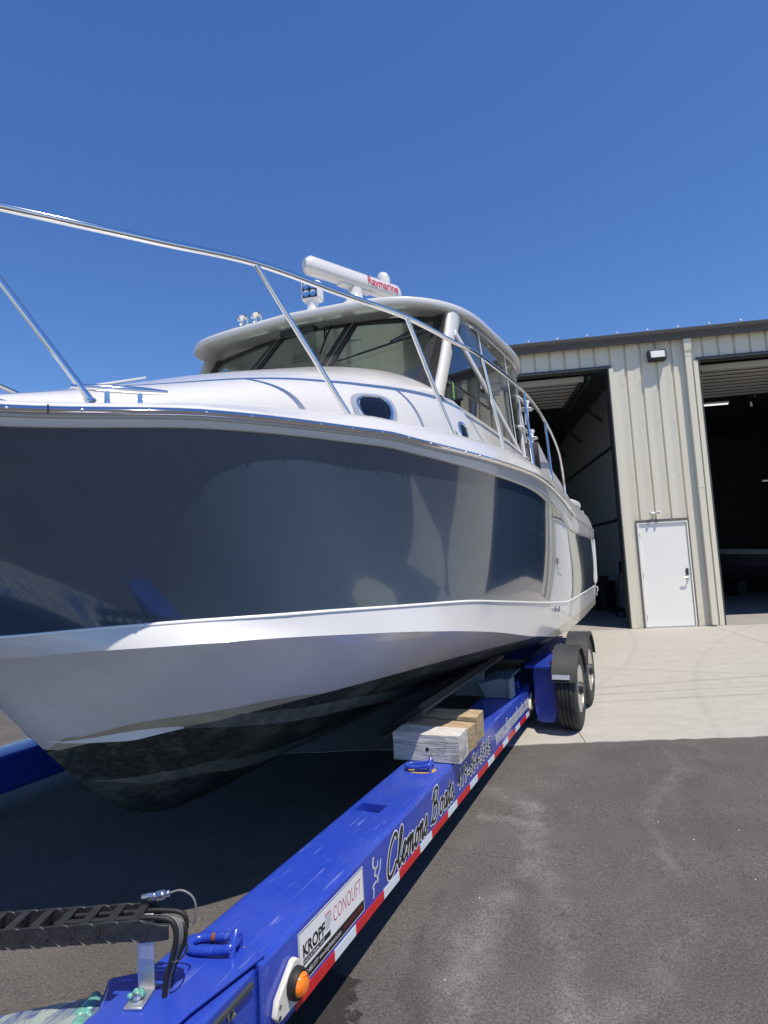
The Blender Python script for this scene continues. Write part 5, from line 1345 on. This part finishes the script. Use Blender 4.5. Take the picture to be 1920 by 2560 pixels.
# horns
for x, u in ((-.80, 4.84), (-.645, 4.86)):
    hr = BS().lathe((x, u, 4.07), (.06, -1, -.02), [(.0, -.002), (.030, .0), (.034, .012), (.05, .034), (.068, .046), (.066, .050), (.05, .040), (.03, .012), (.0, -.05)], 22).build('horn', 'stainless', smooth=60)
    BS().tube([(x, u + .02, 4.065), (x + .03, u + .22, 4.02)], [.024, .012], 12).build('horn_trumpet', 'stainless', hr, smooth=60)
    BS().lathe((x + .03, u + .22, 3.90), (0, 0, 1), [(.035, 0), (.035, .02), (.022, .05), (.03, .10), (.0, .12)], 12).build('horn_base', 'stainless', hr, smooth=60)
# camera dome
cd_ = BS().lathe((.31, 5.93, 4.05), (0, 0, 1), [(.10, 0), (.095, .04), (.05, .10), (.045, .44), (.072, .50), (.078, .60), (.076, .68), (.055, .735), (.02, .755), (0, .757)], 24).build('camera_dome', 'gelcoat_white', smooth=50)
BS().lathe((.275, 5.87, 4.68), (-.5, -.8, .1), [(.035, 0), (.035, .01), (.0, .012)], 14).build('camera_lens', 'lamp_black', cd_)
# ---- bow rail
RAIL = [(0.26, 1.06, 3.208), (0.47, 1.3, 3.192), (0.68, 1.55, 3.179), (1.01, 2.05, 3.192), (1.227, 2.56, 3.258), (1.445, 3.1, 3.259), (1.634, 3.72, 3.293), (1.75, 4.35, 3.307), (1.82, 4.98, 3.353), (1.855, 6.6, 3.427), (1.8, 8.25, 3.429), (1.775, 9.46, 3.2), (1.76, 9.9, 2.85), (1.76, 9.95, 2.44)]
STN = [((0.895, 1.744, 2.387), (0.6, 1.503, 2.944)), ((1.52, 2.99, 2.474), (1.227, 2.56, 3.25)), ((1.795, 4.08, 2.517), (1.634, 3.72, 3.293)), ((1.91, 5.21, 2.541), (1.82, 4.98, 3.353)), ((1.92, 6.5, 2.548), (1.855, 6.6, 3.427)), ((1.87, 8.04, 2.537), (1.8, 8.25, 3.429))]
for sg in (1, -1):
    P = crom([Vector((sg * x, u, z - (.26 if sg < 0 and u < 4.5 else 0))) for x, u, z in RAIL], 7)
    br = BM().tube(P, .019, 12).build('bow_rail', 'stainless', smooth=60)
    for i, (a, c) in enumerate(STN):
        a = Vector((sg * a[0], a[1], a[2])); c = Vector((sg * c[0], c[1], c[2]))
        if sg < 0 and i == 1: a = Vector((-1.39, 2.64, 2.43)); c = Vector((-1.10, 2.22, 3.20))
        if i == 0: c = a + (c - a) * 1.5
        a = a - (c - a).normalized() * .045
        BM().tube([a, c], .016, 10).build('stanchion', 'stainless', br, smooth=60)
        BM().lathe(a - Vector((0, 0, .012)), (c - a), [(.028, 0), (.028, .008), (.016, .016), (.016, .03)], 12).build('stanchion_foot', 'stainless', br, smooth=50)
# cleats
for sg in (1, -1):
    a, c = Vector((sg * .862, 1.702, 2.405)), Vector((sg * 1.097, 2.023, 2.422))
    cl = BM().tube([a, a.lerp(c, .25), a.lerp(c, .5), a.lerp(c, .75), c], [.009, .017, .018, .017, .009], 12).build('mooring_cleat', 'stainless', smooth=60)
    for t in (.36, .70):
        q = a.lerp(c, t); BM().tube([q, q - Vector((0, 0, .03)), q - Vector((0, 0, .075))], [.013, .0115, .014], 10).build('cleat_leg', 'stainless', cl, smooth=60)
# small fittings on the band: drains and bow eye
for u in (6.35, 6.55):
    BM().lathe((cx(u) + .055, u, lerp(cz(u), nz(u), .80)), (1, -.05, .1), [(.028, -.01), (.028, .006), (.019, .009), (.018, -.004), (0, -.004)], 14).build('drain_fitting', 'stainless_dull', smooth=40)
p = on(cC, 0); BM().lathe((.335, 1.735, 1.262), (.85, -.5, 0), [(.030, -.012), (.030, .006), (.021, .010), (.016, .002), (0, .002)], 18).build('thruster_vent', 'powder_white', smooth=40)
